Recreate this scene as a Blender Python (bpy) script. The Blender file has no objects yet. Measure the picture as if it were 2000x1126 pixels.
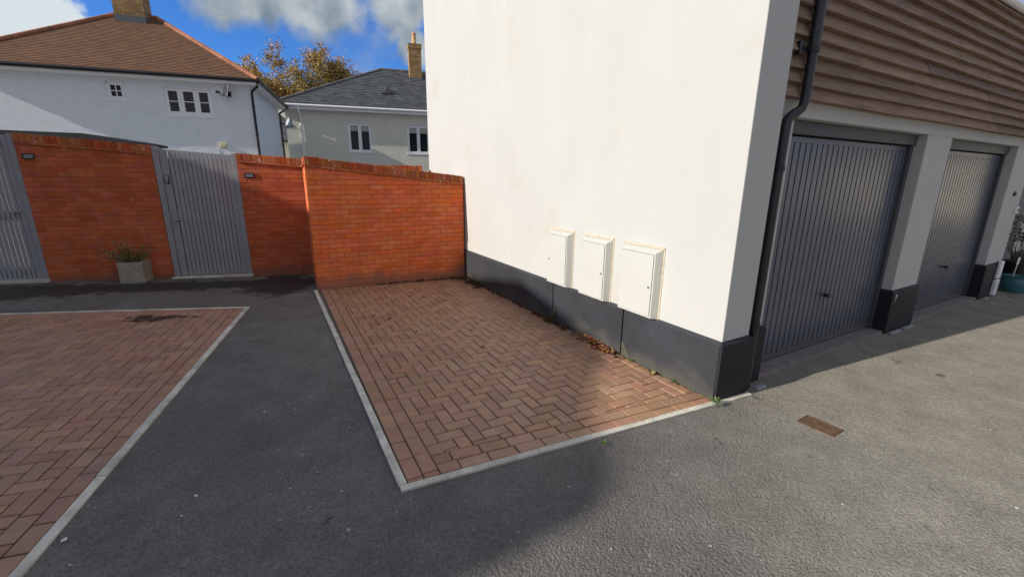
import bpy, math, random
from mathutils import Vector, Matrix, noise as mnoise
R = math.radians
S = bpy.context.scene
COL = S.collection
random.seed(7)

# ------------------------------------------------------------------ camera
cam_d = bpy.data.cameras.new('camera')
cam = bpy.data.objects.new('camera', cam_d); COL.objects.link(cam)
cam_d.sensor_width = 36.0; cam_d.lens = 848.5 / 2000 * 36.0
cam_d.clip_start = 0.05; cam_d.clip_end = 2000
PITCH, ROLL, CAMZ = R(14.53), R(0.53), 1.75
cp, sp = math.cos(PITCH), math.sin(PITCH)
fw = Vector((0, cp, -sp)); up0 = Vector((0, sp, cp)); rt0 = Vector((1, 0, 0))
rt = rt0 * math.cos(ROLL) + up0 * math.sin(ROLL); up = up0 * math.cos(ROLL) - rt0 * math.sin(ROLL)
m = Matrix((rt, up, -fw)).transposed().to_4x4(); m.translation = Vector((0, 0, CAMZ))
cam.matrix_world = m
S.camera = cam

# ------------------------------------------------------------------ light
SUN_BEAR, SUN_EL = 65.5, 26.5            # bearing the light travels to (from +Y, clockwise), elevation
sb, se = R(SUN_BEAR), R(SUN_EL)
sun_travel = Vector((math.sin(sb) * math.cos(se), math.cos(sb) * math.cos(se), -math.sin(se)))
sd = bpy.data.lights.new('sun', 'SUN'); sd.energy = 4.2; sd.angle = R(0.5); sd.color = (1.0, 0.94, 0.84)
sun = bpy.data.objects.new('sun', sd); COL.objects.link(sun)
sun.rotation_euler = (-sun_travel).to_track_quat('Z', 'Y').to_euler(); sun.location = (-20, -10, 20)

W = bpy.data.worlds.new('World'); S.world = W; W.use_nodes = True
nt = W.node_tree; nt.nodes.clear()
def N(nt, t, **kw):
    n = nt.nodes.new(t)
    for k, v in kw.items():
        if k in n.inputs.keys() if isinstance(k, str) else False: n.inputs[k].default_value = v
        else: setattr(n, k, v)
    return n
out = N(nt, 'ShaderNodeOutputWorld'); bg = N(nt, 'ShaderNodeBackground')
sky = N(nt, 'ShaderNodeTexSky'); sky.sky_type = 'NISHITA'; sky.sun_disc = False
sky.sun_elevation = se; sky.sun_rotation = R(SUN_BEAR + 180); sky.altitude = 600
sky.air_density = 0.95; sky.dust_density = 0.15; sky.ozone_density = 3.2
bg.inputs['Strength'].default_value = 0.14
tc = N(nt, 'ShaderNodeTexCoord')
def cloudmask(nt, dirs, scale, thr, soft, detail=6):
    """ragged clouds sitting at given directions of the sky dome"""
    tot = None
    for (dx, dy, dz, size) in dirs:
        v = Vector((dx, dy, dz)).normalized()
        dp = N(nt, 'ShaderNodeVectorMath', operation='DISTANCE'); nt.links.new(tc.outputs['Generated'], dp.inputs[0]); dp.inputs[1].default_value = v
        mr = N(nt, 'ShaderNodeMapRange'); mr.inputs['From Min'].default_value = 0; mr.inputs['From Max'].default_value = size
        mr.inputs['To Min'].default_value = 1; mr.inputs['To Max'].default_value = 0
        nt.links.new(dp.outputs['Value'], mr.inputs['Value'])
        if tot is None: tot = mr.outputs[0]
        else:
            mx = N(nt, 'ShaderNodeMath', operation='MAXIMUM'); nt.links.new(tot, mx.inputs[0]); nt.links.new(mr.outputs[0], mx.inputs[1]); tot = mx.outputs[0]
    nz = N(nt, 'ShaderNodeTexNoise'); nz.inputs['Scale'].default_value = scale; nz.inputs['Detail'].default_value = detail; nz.inputs['Roughness'].default_value = 0.55
    nt.links.new(tc.outputs['Generated'], nz.inputs['Vector'])
    ad = N(nt, 'ShaderNodeMath', operation='MULTIPLY_ADD'); nt.links.new(nz.outputs['Fac'], ad.inputs[0]); ad.inputs[1].default_value = 1.3; nt.links.new(tot, ad.inputs[2])
    mr = N(nt, 'ShaderNodeMapRange'); mr.interpolation_type = 'SMOOTHSTEP'
    mr.inputs['From Min'].default_value = thr; mr.inputs['From Max'].default_value = thr + soft
    nt.links.new(ad.outputs[0], mr.inputs['Value'])
    return mr.outputs[0], nz.outputs['Fac']
def pxdir(px, py):
    d = rt * ((px - 1000) / 848.5) - up * ((py - 563) / 848.5) + fw
    return tuple(d.normalized())
m1, n1 = cloudmask(nt, [pxdir(30, 45) + (.13,), pxdir(-90, 30) + (.20,), pxdir(110, 48) + (.10,), pxdir(-260, 0) + (.3,)], 9, .98, .13, 9)
m2, n2 = cloudmask(nt, [pxdir(600, -25) + (.17,), pxdir(470, -60) + (.20,), pxdir(790, 15) + (.11,), pxdir(860, -70) + (.26,), pxdir(815, 90) + (.07,)], 8, 1.08, .30, 9)
m3, n3 = cloudmask(nt, [(1.0, .1, .7, 1.0), (-.2, -.9, .8, 1.3), (.4, -1, .3, 1.1), (.1, .0, 1, .9)], 2.5, .75, .3)  # clouds out of view, added overhead, right and behind for neutral fill light
mixa = N(nt, 'ShaderNodeMix', data_type='RGBA'); mixb = N(nt, 'ShaderNodeMix', data_type='RGBA')
gain = N(nt, 'ShaderNodeMix', data_type='RGBA'); gain.blend_type = 'MULTIPLY'; gain.inputs['Factor'].default_value = 1
gain.inputs[7].default_value = (0.27, 0.54, 0.92, 1)
nt.links.new(sky.outputs[0], gain.inputs[6])
cr2 = N(nt, 'ShaderNodeTexNoise'); cr2.inputs['Scale'].default_value = 11; cr2.inputs['Detail'].default_value = 7; nt.links.new(tc.outputs['Generated'], cr2.inputs['Vector'])
cmix = N(nt, 'ShaderNodeMix', data_type='RGBA'); cmix.inputs[6].default_value = (1.15, 1.5, 1.85, 1); cmix.inputs[7].default_value = (3.3, 3.6, 3.8, 1)
cmr = N(nt, 'ShaderNodeMapRange'); cmr.inputs['From Min'].default_value = .36; cmr.inputs['From Max'].default_value = .64; nt.links.new(cr2.outputs['Fac'], cmr.inputs['Value']); nt.links.new(cmr.outputs[0], cmix.inputs['Factor'])
nt.links.new(cmix.outputs[2], mixa.inputs[7])
nt.links.new(m2, mixa.inputs['Factor']); nt.links.new(gain.outputs[2], mixa.inputs[6]); mixa.inputs[7].default_value = (1.75, 2.15, 2.5, 1)
nt.links.new(m1, mixb.inputs['Factor']); nt.links.new(mixa.outputs[2], mixb.inputs[6]); mixb.inputs[7].default_value = (4.0, 4.4, 4.6, 1)
mixc = N(nt, 'ShaderNodeMix', data_type='RGBA'); nt.links.new(m3, mixc.inputs['Factor']); nt.links.new(mixb.outputs[2], mixc.inputs[6]); mixc.inputs[7].default_value = (2.2, 2.36, 2.85, 1)
nt.links.new(mixc.outputs[2], bg.inputs['Color']); nt.links.new(bg.outputs[0], out.inputs[0])

S.view_settings.view_transform = 'Standard'; S.view_settings.look = 'None'
S.view_settings.exposure = 0.3; S.view_settings.gamma = 1.0

# ------------------------------------------------------------------ materials
def lk(nt, a, b): nt.links.new(a, b)
def mat(name, col, rough=.85, vary=.12, vscale=3., bump=0., bscale=60., island=0., metal=0., spec=.3, hue=0., speck=None, streak=None, coat=0., dirt=None):
    M = bpy.data.materials.new(name); M.use_nodes = True; nt = M.node_tree
    b = nt.nodes['Principled BSDF']; b.inputs['Roughness'].default_value = rough; b.inputs['Metallic'].default_value = metal
    b.inputs['Specular IOR Level'].default_value = spec
    if coat: b.inputs['Coat Weight'].default_value = coat; b.inputs['Coat Roughness'].default_value = .12
    t = N(nt, 'ShaderNodeTexCoord'); src = t.outputs['Object']
    nz = N(nt, 'ShaderNodeTexNoise'); nz.inputs['Scale'].default_value = vscale; nz.inputs['Detail'].default_value = 7; nz.inputs['Roughness'].default_value = .62
    lk(nt, src, nz.inputs['Vector'])
    if streak:
        mp = N(nt, 'ShaderNodeMapping'); mp.inputs['Scale'].default_value = streak; lk(nt, src, mp.inputs[0]); lk(nt, mp.outputs[0], nz.inputs['Vector'])
    mr = N(nt, 'ShaderNodeMapRange'); mr.inputs['From Min'].default_value = .28; mr.inputs['From Max'].default_value = .72
    mr.inputs['To Min'].default_value = 1 - vary; mr.inputs['To Max'].default_value = 1 + vary; lk(nt, nz.outputs['Fac'], mr.inputs['Value'])
    hsv = N(nt, 'ShaderNodeHueSaturation'); hsv.inputs['Color'].default_value = (*col, 1)
    val = mr.outputs[0]
    if island:
        g = N(nt, 'ShaderNodeNewGeometry')
        im = N(nt, 'ShaderNodeMapRange'); im.inputs['To Min'].default_value = 1 - island; im.inputs['To Max'].default_value = 1 + island
        lk(nt, g.outputs['Random Per Island'], im.inputs['Value'])
        mu = N(nt, 'ShaderNodeMath', operation='MULTIPLY'); lk(nt, val, mu.inputs[0]); lk(nt, im.outputs[0], mu.inputs[1]); val = mu.outputs[0]
        if hue:
            fr = N(nt, 'ShaderNodeMath', operation='MULTIPLY'); lk(nt, g.outputs['Random Per Island'], fr.inputs[0]); fr.inputs[1].default_value = 17.37
            f2 = N(nt, 'ShaderNodeMath', operation='FRACT'); lk(nt, fr.outputs[0], f2.inputs[0])
            hm = N(nt, 'ShaderNodeMapRange'); hm.inputs['To Min'].default_value = .5 - hue; hm.inputs['To Max'].default_value = .5 + hue; lk(nt, f2.outputs[0], hm.inputs['Value']); lk(nt, hm.outputs[0], hsv.inputs['Hue'])
            sm = N(nt, 'ShaderNodeMapRange'); sm.inputs['To Min'].default_value = 1 - hue * 9; sm.inputs['To Max'].default_value = 1.0 + hue * 3
            f3 = N(nt, 'ShaderNodeMath', operation='MULTIPLY'); lk(nt, f2.outputs[0], f3.inputs[0]); f3.inputs[1].default_value = 7.13
            f4 = N(nt, 'ShaderNodeMath', operation='FRACT'); lk(nt, f3.outputs[0], f4.inputs[0]); lk(nt, f4.outputs[0], sm.inputs['Value']); lk(nt, sm.outputs[0], hsv.inputs['Saturation'])
    lk(nt, val, hsv.inputs['Value'])
    colout = hsv.outputs[0]
    if speck:                                   # (scale, threshold, colour, amount)
        sn = N(nt, 'ShaderNodeTexNoise'); sn.inputs['Scale'].default_value = speck[0]; sn.inputs['Detail'].default_value = 3; lk(nt, src, sn.inputs['Vector'])
        sr = N(nt, 'ShaderNodeMapRange'); sr.inputs['From Min'].default_value = speck[1]; sr.inputs['From Max'].default_value = speck[1] + .08; sr.inputs['To Max'].default_value = speck[3]; lk(nt, sn.outputs['Fac'], sr.inputs['Value'])
        mx = N(nt, 'ShaderNodeMix', data_type='RGBA'); lk(nt, sr.outputs[0], mx.inputs['Factor']); lk(nt, colout, mx.inputs[6]); mx.inputs[7].default_value = (*speck[2], 1); colout = mx.outputs[2]
    if dirt:                                    # grime line near the foot: (height, colour)
        sx = N(nt, 'ShaderNodeSeparateXYZ'); lk(nt, src, sx.inputs[0]); dn = N(nt, 'ShaderNodeTexNoise'); dn.inputs['Scale'].default_value = 3.5; dn.inputs['Detail'].default_value = 6; lk(nt, src, dn.inputs['Vector'])
        ma = N(nt, 'ShaderNodeMath', operation='MULTIPLY_ADD'); lk(nt, dn.outputs['Fac'], ma.inputs[0]); ma.inputs[1].default_value = -.42; lk(nt, sx.outputs[2], ma.inputs[2])
        dr = N(nt, 'ShaderNodeMapRange'); dr.inputs['From Min'].default_value = dirt[0] - .28; dr.inputs['From Max'].default_value = dirt[0] - .12; dr.inputs['To Min'].default_value = .75; dr.inputs['To Max'].default_value = 0; lk(nt, ma.outputs[0], dr.inputs['Value'])
        mx = N(nt, 'ShaderNodeMix', data_type='RGBA'); lk(nt, dr.outputs[0], mx.inputs['Factor']); lk(nt, colout, mx.inputs[6]); mx.inputs[7].default_value = (*dirt[1], 1); colout = mx.outputs[2]
    lk(nt, colout, b.inputs['Base Color'])
    if bump:
        bn = N(nt, 'ShaderNodeTexNoise'); bn.inputs['Scale'].default_value = bscale; bn.inputs['Detail'].default_value = 5; lk(nt, src, bn.inputs['Vector'])
        if streak: lk(nt, mp.outputs[0], bn.inputs['Vector'])
        bp = N(nt, 'ShaderNodeBump'); bp.inputs['Strength'].default_value = 1; bp.inputs['Distance'].default_value = bump; lk(nt, bn.outputs['Fac'], bp.inputs['Height']); lk(nt, bp.outputs[0], b.inputs['Normal'])
    M['nodes'] = 1
    return M

M = {}
M['render'] = mat('painted_render', (.535, .535, .515), .9, .035, 1.1, .0012, 90, speck=(1.3, .62, (.50, .43, .31), .24), streak=(1.6, 1.6, .9))
M['charcoal'] = mat('charcoal_paint', (.040, .042, .050), .62, .25, 2.2, .0015, 50, speck=(40, .69, (.25, .25, .24), .6), dirt=(.03, (.10, .092, .075)))
M['brick'] = mat('orange_red_brick', (.74, .162, .046), .9, .15, 4, .0024, 120, island=.09, hue=.006, speck=(3.2, .68, (.22, .12, .075), .6), dirt=(.13, (.24, .14, .095)))
M['brickdim'] = mat('shade_darkened_orange_brick', (.45, .108, .042), .92, .22, 3, .0024, 110, island=.12, hue=.006, speck=(4.2, .64, (.66, .30, .17), .35), dirt=(.10, (.16, .09, .06)))  # darker copy for the gate walls; weaker bounce light put into the colour
M['mortar'] = mat('orange_tinted_mortar', (.42, .10, .035), .95, .25, 9, .003, 80, speck=(7, .63, (.60, .38, .27), .6))
M['coping'] = mat('coping_brick', (.40, .10, .032), .9, .18, 14, .003, 90, island=.2, hue=.012, speck=(13, .64, (.66, .55, .48), .75))
M['paver'] = mat('red_block_paver', (.355, .192, .110), .56, .16, 6, .0022, 170, island=.13, hue=.009, spec=.5, speck=(200, .62, (.42, .33, .26), .4))
M['joint'] = mat('joint_sand', (.055, .040, .028), 1., .3, 12, .003, 140, speck=(9, .66, (.05, .075, .02), .6))
M['concrete'] = mat('kerb_concrete', (.55, .52, .44), .92, .32, 6, .004, 70, island=.12, speck=(30, .62, (.20, .18, .14), .5))
M['gate'] = mat('grey_gate_paint', (.285, .285, .305), .55, .10, 5, .0008, 60, island=.05)
M['door'] = mat('grey_garage_door_paint', (.100, .110, .148), .27, .10, 3, spec=.6, dirt=(.10, (.13, .125, .115)))
M['darkframe'] = mat('dark_grey_frame', (.075, .08, .088), .45, .08, 3)
M['plinthshade'] = mat('shade_side_plinth_paint', (.020, .020, .026), .62, .2, 2.2, .0015, 50)  # charcoal darkened for the garage side; its shade is put into the colour
M['black'] = mat('black_plastic', (.012, .012, .014), .35, .1, 5, spec=.5)
M['blackmetal'] = mat('black_pipe_paint', (.016, .018, .021), .28, .12, 5, .0004, 30, spec=.6)
M['wood'] = mat('weathered_cladding_board', (.285, .195, .142), .85, .30, 5, .0016, 9, island=.20, hue=.008, streak=(.55, 6, 6))
M['white'] = mat('white_upvc', (.88, .885, .89), .4, .03, 3)
M['meter'] = mat('cream_meter_box', (.565, .57, .53), .5, .03, 2, .0004, 30)
M['sealant'] = mat('tan_sealant', (.58, .50, .38), .8, .2, 30)
M['tile'] = mat('red_roof_tile', (.190, .102, .060), .9, .14, 2.4, .004, 40, speck=(1.2, .62, (.12, .075, .045), .5))
M['ridge'] = mat('terracotta_ridge_tile', (.36, .155, .09), .85, .18, 6, island=.2)
M['slate'] = mat('grey_slate', (.085, .092, .10), .6, .25, 2.2, .003, 30, speck=(1.5, .62, (.15, .155, .15), .5))
M['slateridge'] = mat('grey_ridge_tile', (.16, .155, .14), .85, .2, 6, island=.15)
M['whitebrick'] = mat('white_painted_brick', (.80, .855, .90), .85, .05, 4)
M['greyrender'] = mat('sage_grey_render', (.70, .695, .60), .92, .06, 1.5, .001, 60)
M['buff'] = mat('buff_brick', (.36, .225, .095), .9, .2, 20, .002, 60, island=.28, hue=.012)
M['buffmortar'] = mat('buff_mortar', (.22, .17, .11), .95, .2, 10)
M['pot'] = mat('clay_chimney_pot', (.62, .36, .17), .8, .1, 8)
M['glass'] = mat('window_glass', (.010, .011, .013), .08, .05, 2, spec=.35)
M['blind'] = mat('pale_blind', (.42, .42, .38), .8, .05, 2)
M['slatblind'] = mat('dark_slat_blind', (.10, .105, .11), .7, .1, 2)
M['dish'] = mat('grey_dish_metal', (.42, .42, .42), .5, .1, 8)
M['lead'] = mat('lead_flashing', (.13, .14, .16), .6, .2, 8)
M['stone'] = mat('rough_concrete_planter', (.31, .28, .22), .95, .25, 7, .006, 40)
M['soil'] = mat('dark_soil', (.03, .022, .016), 1., .4, 20, .01, 40)
M['rust'] = mat('rusty_iron', (.135, .080, .048), .85, .35, 16, .004, 60, speck=(22, .60, (.26, .15, .07), .6), metal=.1)
M['teal'] = mat('teal_glazed_pot', (.055, .19, .215), .2, .15, 6, spec=.7)
M['leafbrown'] = mat('dry_leaf', (.30, .125, .04), .8, .3, 30, island=.6, hue=.035)
M['leafdark'] = mat('dead_leaf_dark', (.085, .045, .022), .85, .3, 30, island=.6, hue=.02)
M['leafgreen'] = mat('green_leaf', (.10, .17, .035), .7, .3, 30, island=.4, hue=.02)
M['leafyellow'] = mat('yellow_green_leaf', (.27, .24, .05), .7, .3, 30, island=.4, hue=.03)
M['leafolive'] = mat('autumn_olive_leaf', (.40, .30, .07), .75, .3, 9, island=.5, hue=.03)
M['leafgold'] = mat('autumn_gold_leaf', (.68, .38, .06), .75, .3, 9, island=.4, hue=.025)
M['leafrust'] = mat('autumn_rust_leaf', (.44, .28, .17), .75, .3, 9, island=.4, hue=.02)
M['leafred'] = mat('dark_red_leaf', (.09, .045, .032), .75, .3, 9, island=.4, hue=.02)
M['bark'] = mat('grey_brown_bark', (.22, .18, .15), .95, .3, 6, .01, 20)
M['stem'] = mat('thin_stem', (.12, .085, .05), .9, .3, 20)
M['steel'] = mat('dull_steel', (.35, .36, .37), .35, .1, 8, metal=.8)
M['cream'] = mat('cream_house_render', (.66, .60, .46), .9, .05, 2)
M['felt'] = mat('dark_shed_felt', (.035, .037, .042), .8, .2, 8)
M['chalk'] = mat('pale_chip', (.62, .60, .55), .9, .1, 20)
M['yellow'] = mat('pale_yellow_plastic', (.75, .70, .38), .5, .05, 5)
M['doorgrey'] = mat('grey_green_door', (.10, .115, .115), .5, .06, 4)
M['darkboard'] = mat('dark_backing_board', (.025, .022, .02), .9, .3, 5, island=.2)
M['garden'] = mat('pale_garden_paving', (.42, .40, .34), .9, .2, 3)
M['palestrip'] = mat('pale_concrete_strip', (.36, .37, .39), .9, .2, 12, .002, 50)
M['threshold'] = mat('pinkish_concrete_sill', (.25, .21, .20), .9, .2, 12, .003, 60)

def node_asphalt():
    Mt = bpy.data.materials.new('worn_asphalt'); Mt.use_nodes = True; nt = Mt.node_tree; b = nt.nodes['Principled BSDF']
    b.inputs['Specular IOR Level'].default_value = .25
    t = N(nt, 'ShaderNodeTexCoord').outputs['Object']
    def nz(scale, det=5, rough=.6, vec=t, dim=None):
        n = N(nt, 'ShaderNodeTexNoise'); n.inputs['Scale'].default_value = scale; n.inputs['Detail'].default_value = det; n.inputs['Roughness'].default_value = rough; lk(nt, vec, n.inputs['Vector']); return n.outputs['Fac']
    def mr(v, a, c, d, e, smooth=False):
        n = N(nt, 'ShaderNodeMapRange'); n.inputs['From Min'].default_value = a; n.inputs['From Max'].default_value = c; n.inputs['To Min'].default_value = d; n.inputs['To Max'].default_value = e
        if smooth: n.interpolation_type = 'SMOOTHSTEP'
        lk(nt, v, n.inputs['Value']); return n.outputs[0]
    def mt(op, a, c):
        n = N(nt, 'ShaderNodeMath', operation=op)
        for i, q in enumerate((a, c)):
            if isinstance(q, (int, float)): n.inputs[i].default_value = q
            else: lk(nt, q, n.inputs[i])
        return n.outputs[0]
    def mix(f, a, c):
        n = N(nt, 'ShaderNodeMix', data_type='RGBA')
        if isinstance(f, (int, float)): n.inputs['Factor'].default_value = f
        else: lk(nt, f, n.inputs['Factor'])
        for i, q in ((6, a), (7, c)):
            if isinstance(q, tuple): n.inputs[i].default_value = (*q, 1)
            else: lk(nt, q, n.inputs[i])
        return n.outputs[2]
    vo = N(nt, 'ShaderNodeTexVoronoi'); vo.inputs['Scale'].default_value = 130; lk(nt, t, vo.inputs['Vector'])
    vo2 = N(nt, 'ShaderNodeTexVoronoi'); vo2.inputs['Scale'].default_value = 75; lk(nt, t, vo2.inputs['Vector'])
    sp_ = N(nt, 'ShaderNodeSeparateColor'); lk(nt, vo.outputs['Color'], sp_.inputs[0])
    stone = mr(sp_.outputs[0], 0, 1, .74, 1.28)
    big = nz(.55, 6, .6); mid = nz(3.2, 6, .65)
    base = mix(mr(big, .35, .65, 0, 1), (.125, .118, .110), (.165, .152, .135))
    # the carriageway in front of the garages is older, paler and browner
    sx = N(nt, 'ShaderNodeSeparateXYZ'); lk(nt, t, sx.inputs[0])
    reg = mt('ADD', mt('MULTIPLY', sx.outputs[0], 1.0), mt('MULTIPLY', sx.outputs[1], -.15))
    reg = mt('ADD', reg, mt('MULTIPLY', big, 1.2))
    base = mix(mr(reg, .9, 2.6, 0, 1, True), base, (.285, .262, .215))
    v = mt('MULTIPLY', stone, mr(mid, .3, .7, .82, 1.18))
    hsv = N(nt, 'ShaderNodeHueSaturation'); lk(nt, base, hsv.inputs['Color']); lk(nt, v, hsv.inputs['Value'])
    col = hsv.outputs[0]
    # pale chippings and droppings
    sp2 = N(nt, 'ShaderNodeSeparateColor'); lk(nt, vo2.outputs['Color'], sp2.inputs[0])
    chips = mt('MULTIPLY', mr(sp2.outputs[1], .993, .996, 0, 1), mr(nz(1.3, 2), .45, .6, 0, .8))
    col = mix(chips, col, (.42, .40, .36))
    # damp black patches by the garden walls and by the gate
    def damp(cx, cy, rx, ry, thr, ang):
        mp = N(nt, 'ShaderNodeMapping'); mp.vector_type = 'TEXTURE'; mp.inputs['Location'].default_value = (cx, cy, 0); mp.inputs['Rotation'].default_value = (0, 0, ang); mp.inputs['Scale'].default_value = (rx, ry, 1000)
        lk(nt, t, mp.inputs[0]); ln = N(nt, 'ShaderNodeVectorMath', operation='LENGTH'); lk(nt, mp.outputs[0], ln.inputs[0])
        near = mr(ln.outputs['Value'], 0, 1, .62, 0)
        return mr(mt('ADD', near, nz(4.5, 8, .72)), thr, thr + .09, 0, 1)
    w1 = damp(-3.80, 6.95, .75, 1.05, .62, R(15)); w2 = damp(-5.4, 6.60, 3.2, .60, .74, R(15.4)); w3 = damp(-7.6, 5.9, 2.8, .85, .70, R(15.4))
    wet = mt('MAXIMUM', mt('MAXIMUM', w1, w2), w3)
    col = mix(mt('MULTIPLY', wet, .82), col, (.018, .017, .016))
    lk(nt, col, b.inputs['Base Color'])
    lk(nt, mr(wet, 0, 1, .88, .55), b.inputs['Roughness'])
    vo3 = N(nt, 'ShaderNodeTexVoronoi'); vo3.inputs['Scale'].default_value = 62; lk(nt, t, vo3.inputs['Vector'])
    h = mt('ADD', mt('ADD', mt('MULTIPLY', vo.outputs['Distance'], -.7), mt('MULTIPLY', vo3.outputs['Distance'], -1.0)), mt('MULTIPLY', nz(40, 4), .9))
    bp = N(nt, 'ShaderNodeBump'); bp.inputs['Strength'].default_value = 1; bp.inputs['Distance'].default_value = .0064; lk(nt, h, bp.inputs['Height']); lk(nt, bp.outputs[0], b.inputs['Normal'])
    return Mt
M['asphalt'] = node_asphalt()

def add_tilepattern(Mt, w, h, dark=.62, vary=.25, bumpd=.006):
    """tile / slate / painted brick joints from UV in metres"""
    nt = Mt.node_tree; b = nt.nodes['Principled BSDF']
    uv = N(nt, 'ShaderNodeUVMap')
    br = N(nt, 'ShaderNodeTexBrick'); br.inputs['Scale'].default_value = 1; br.inputs['Brick Width'].default_value = w; br.inputs['Row Height'].default_value = h
    br.inputs['Mortar Size'].default_value = h * .045; br.inputs['Mortar Smooth'].default_value = .3; br.inputs['Bias'].default_value = 0
    br.inputs['Color1'].default_value = (1 - vary,) * 3 + (1,); br.inputs['Color2'].default_value = (1 + vary,) * 3 + (1,); br.inputs['Mortar'].default_value = (dark,) * 3 + (1,)
    lk(nt, uv.outputs[0], br.inputs['Vector'])
    old = b.inputs['Base Color'].links[0].from_socket
    mx = N(nt, 'ShaderNodeMix', data_type='RGBA'); mx.blend_type = 'MULTIPLY'; mx.inputs['Factor'].default_value = 1
    lk(nt, old, mx.inputs[6]); lk(nt, br.outputs['Color'], mx.inputs[7]); lk(nt, mx.outputs[2], b.inputs['Base Color'])
    bp = N(nt, 'ShaderNodeBump'); bp.inputs['Distance'].default_value = bumpd; bp.invert = True; bp.inputs['Strength'].default_value = 1
    lk(nt, br.outputs['Fac'], bp.inputs['Height'])
    if b.inputs['Normal'].links: lk(nt, b.inputs['Normal'].links[0].from_socket, bp.inputs['Normal'])
    lk(nt, bp.outputs[0], b.inputs['Normal'])
add_tilepattern(M['tile'], .165, .10, .62, .13)
add_tilepattern(M['slate'], .28, .22, .5, .22)
add_tilepattern(M['whitebrick'], .225, .075, .975, .006, .004)

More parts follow.
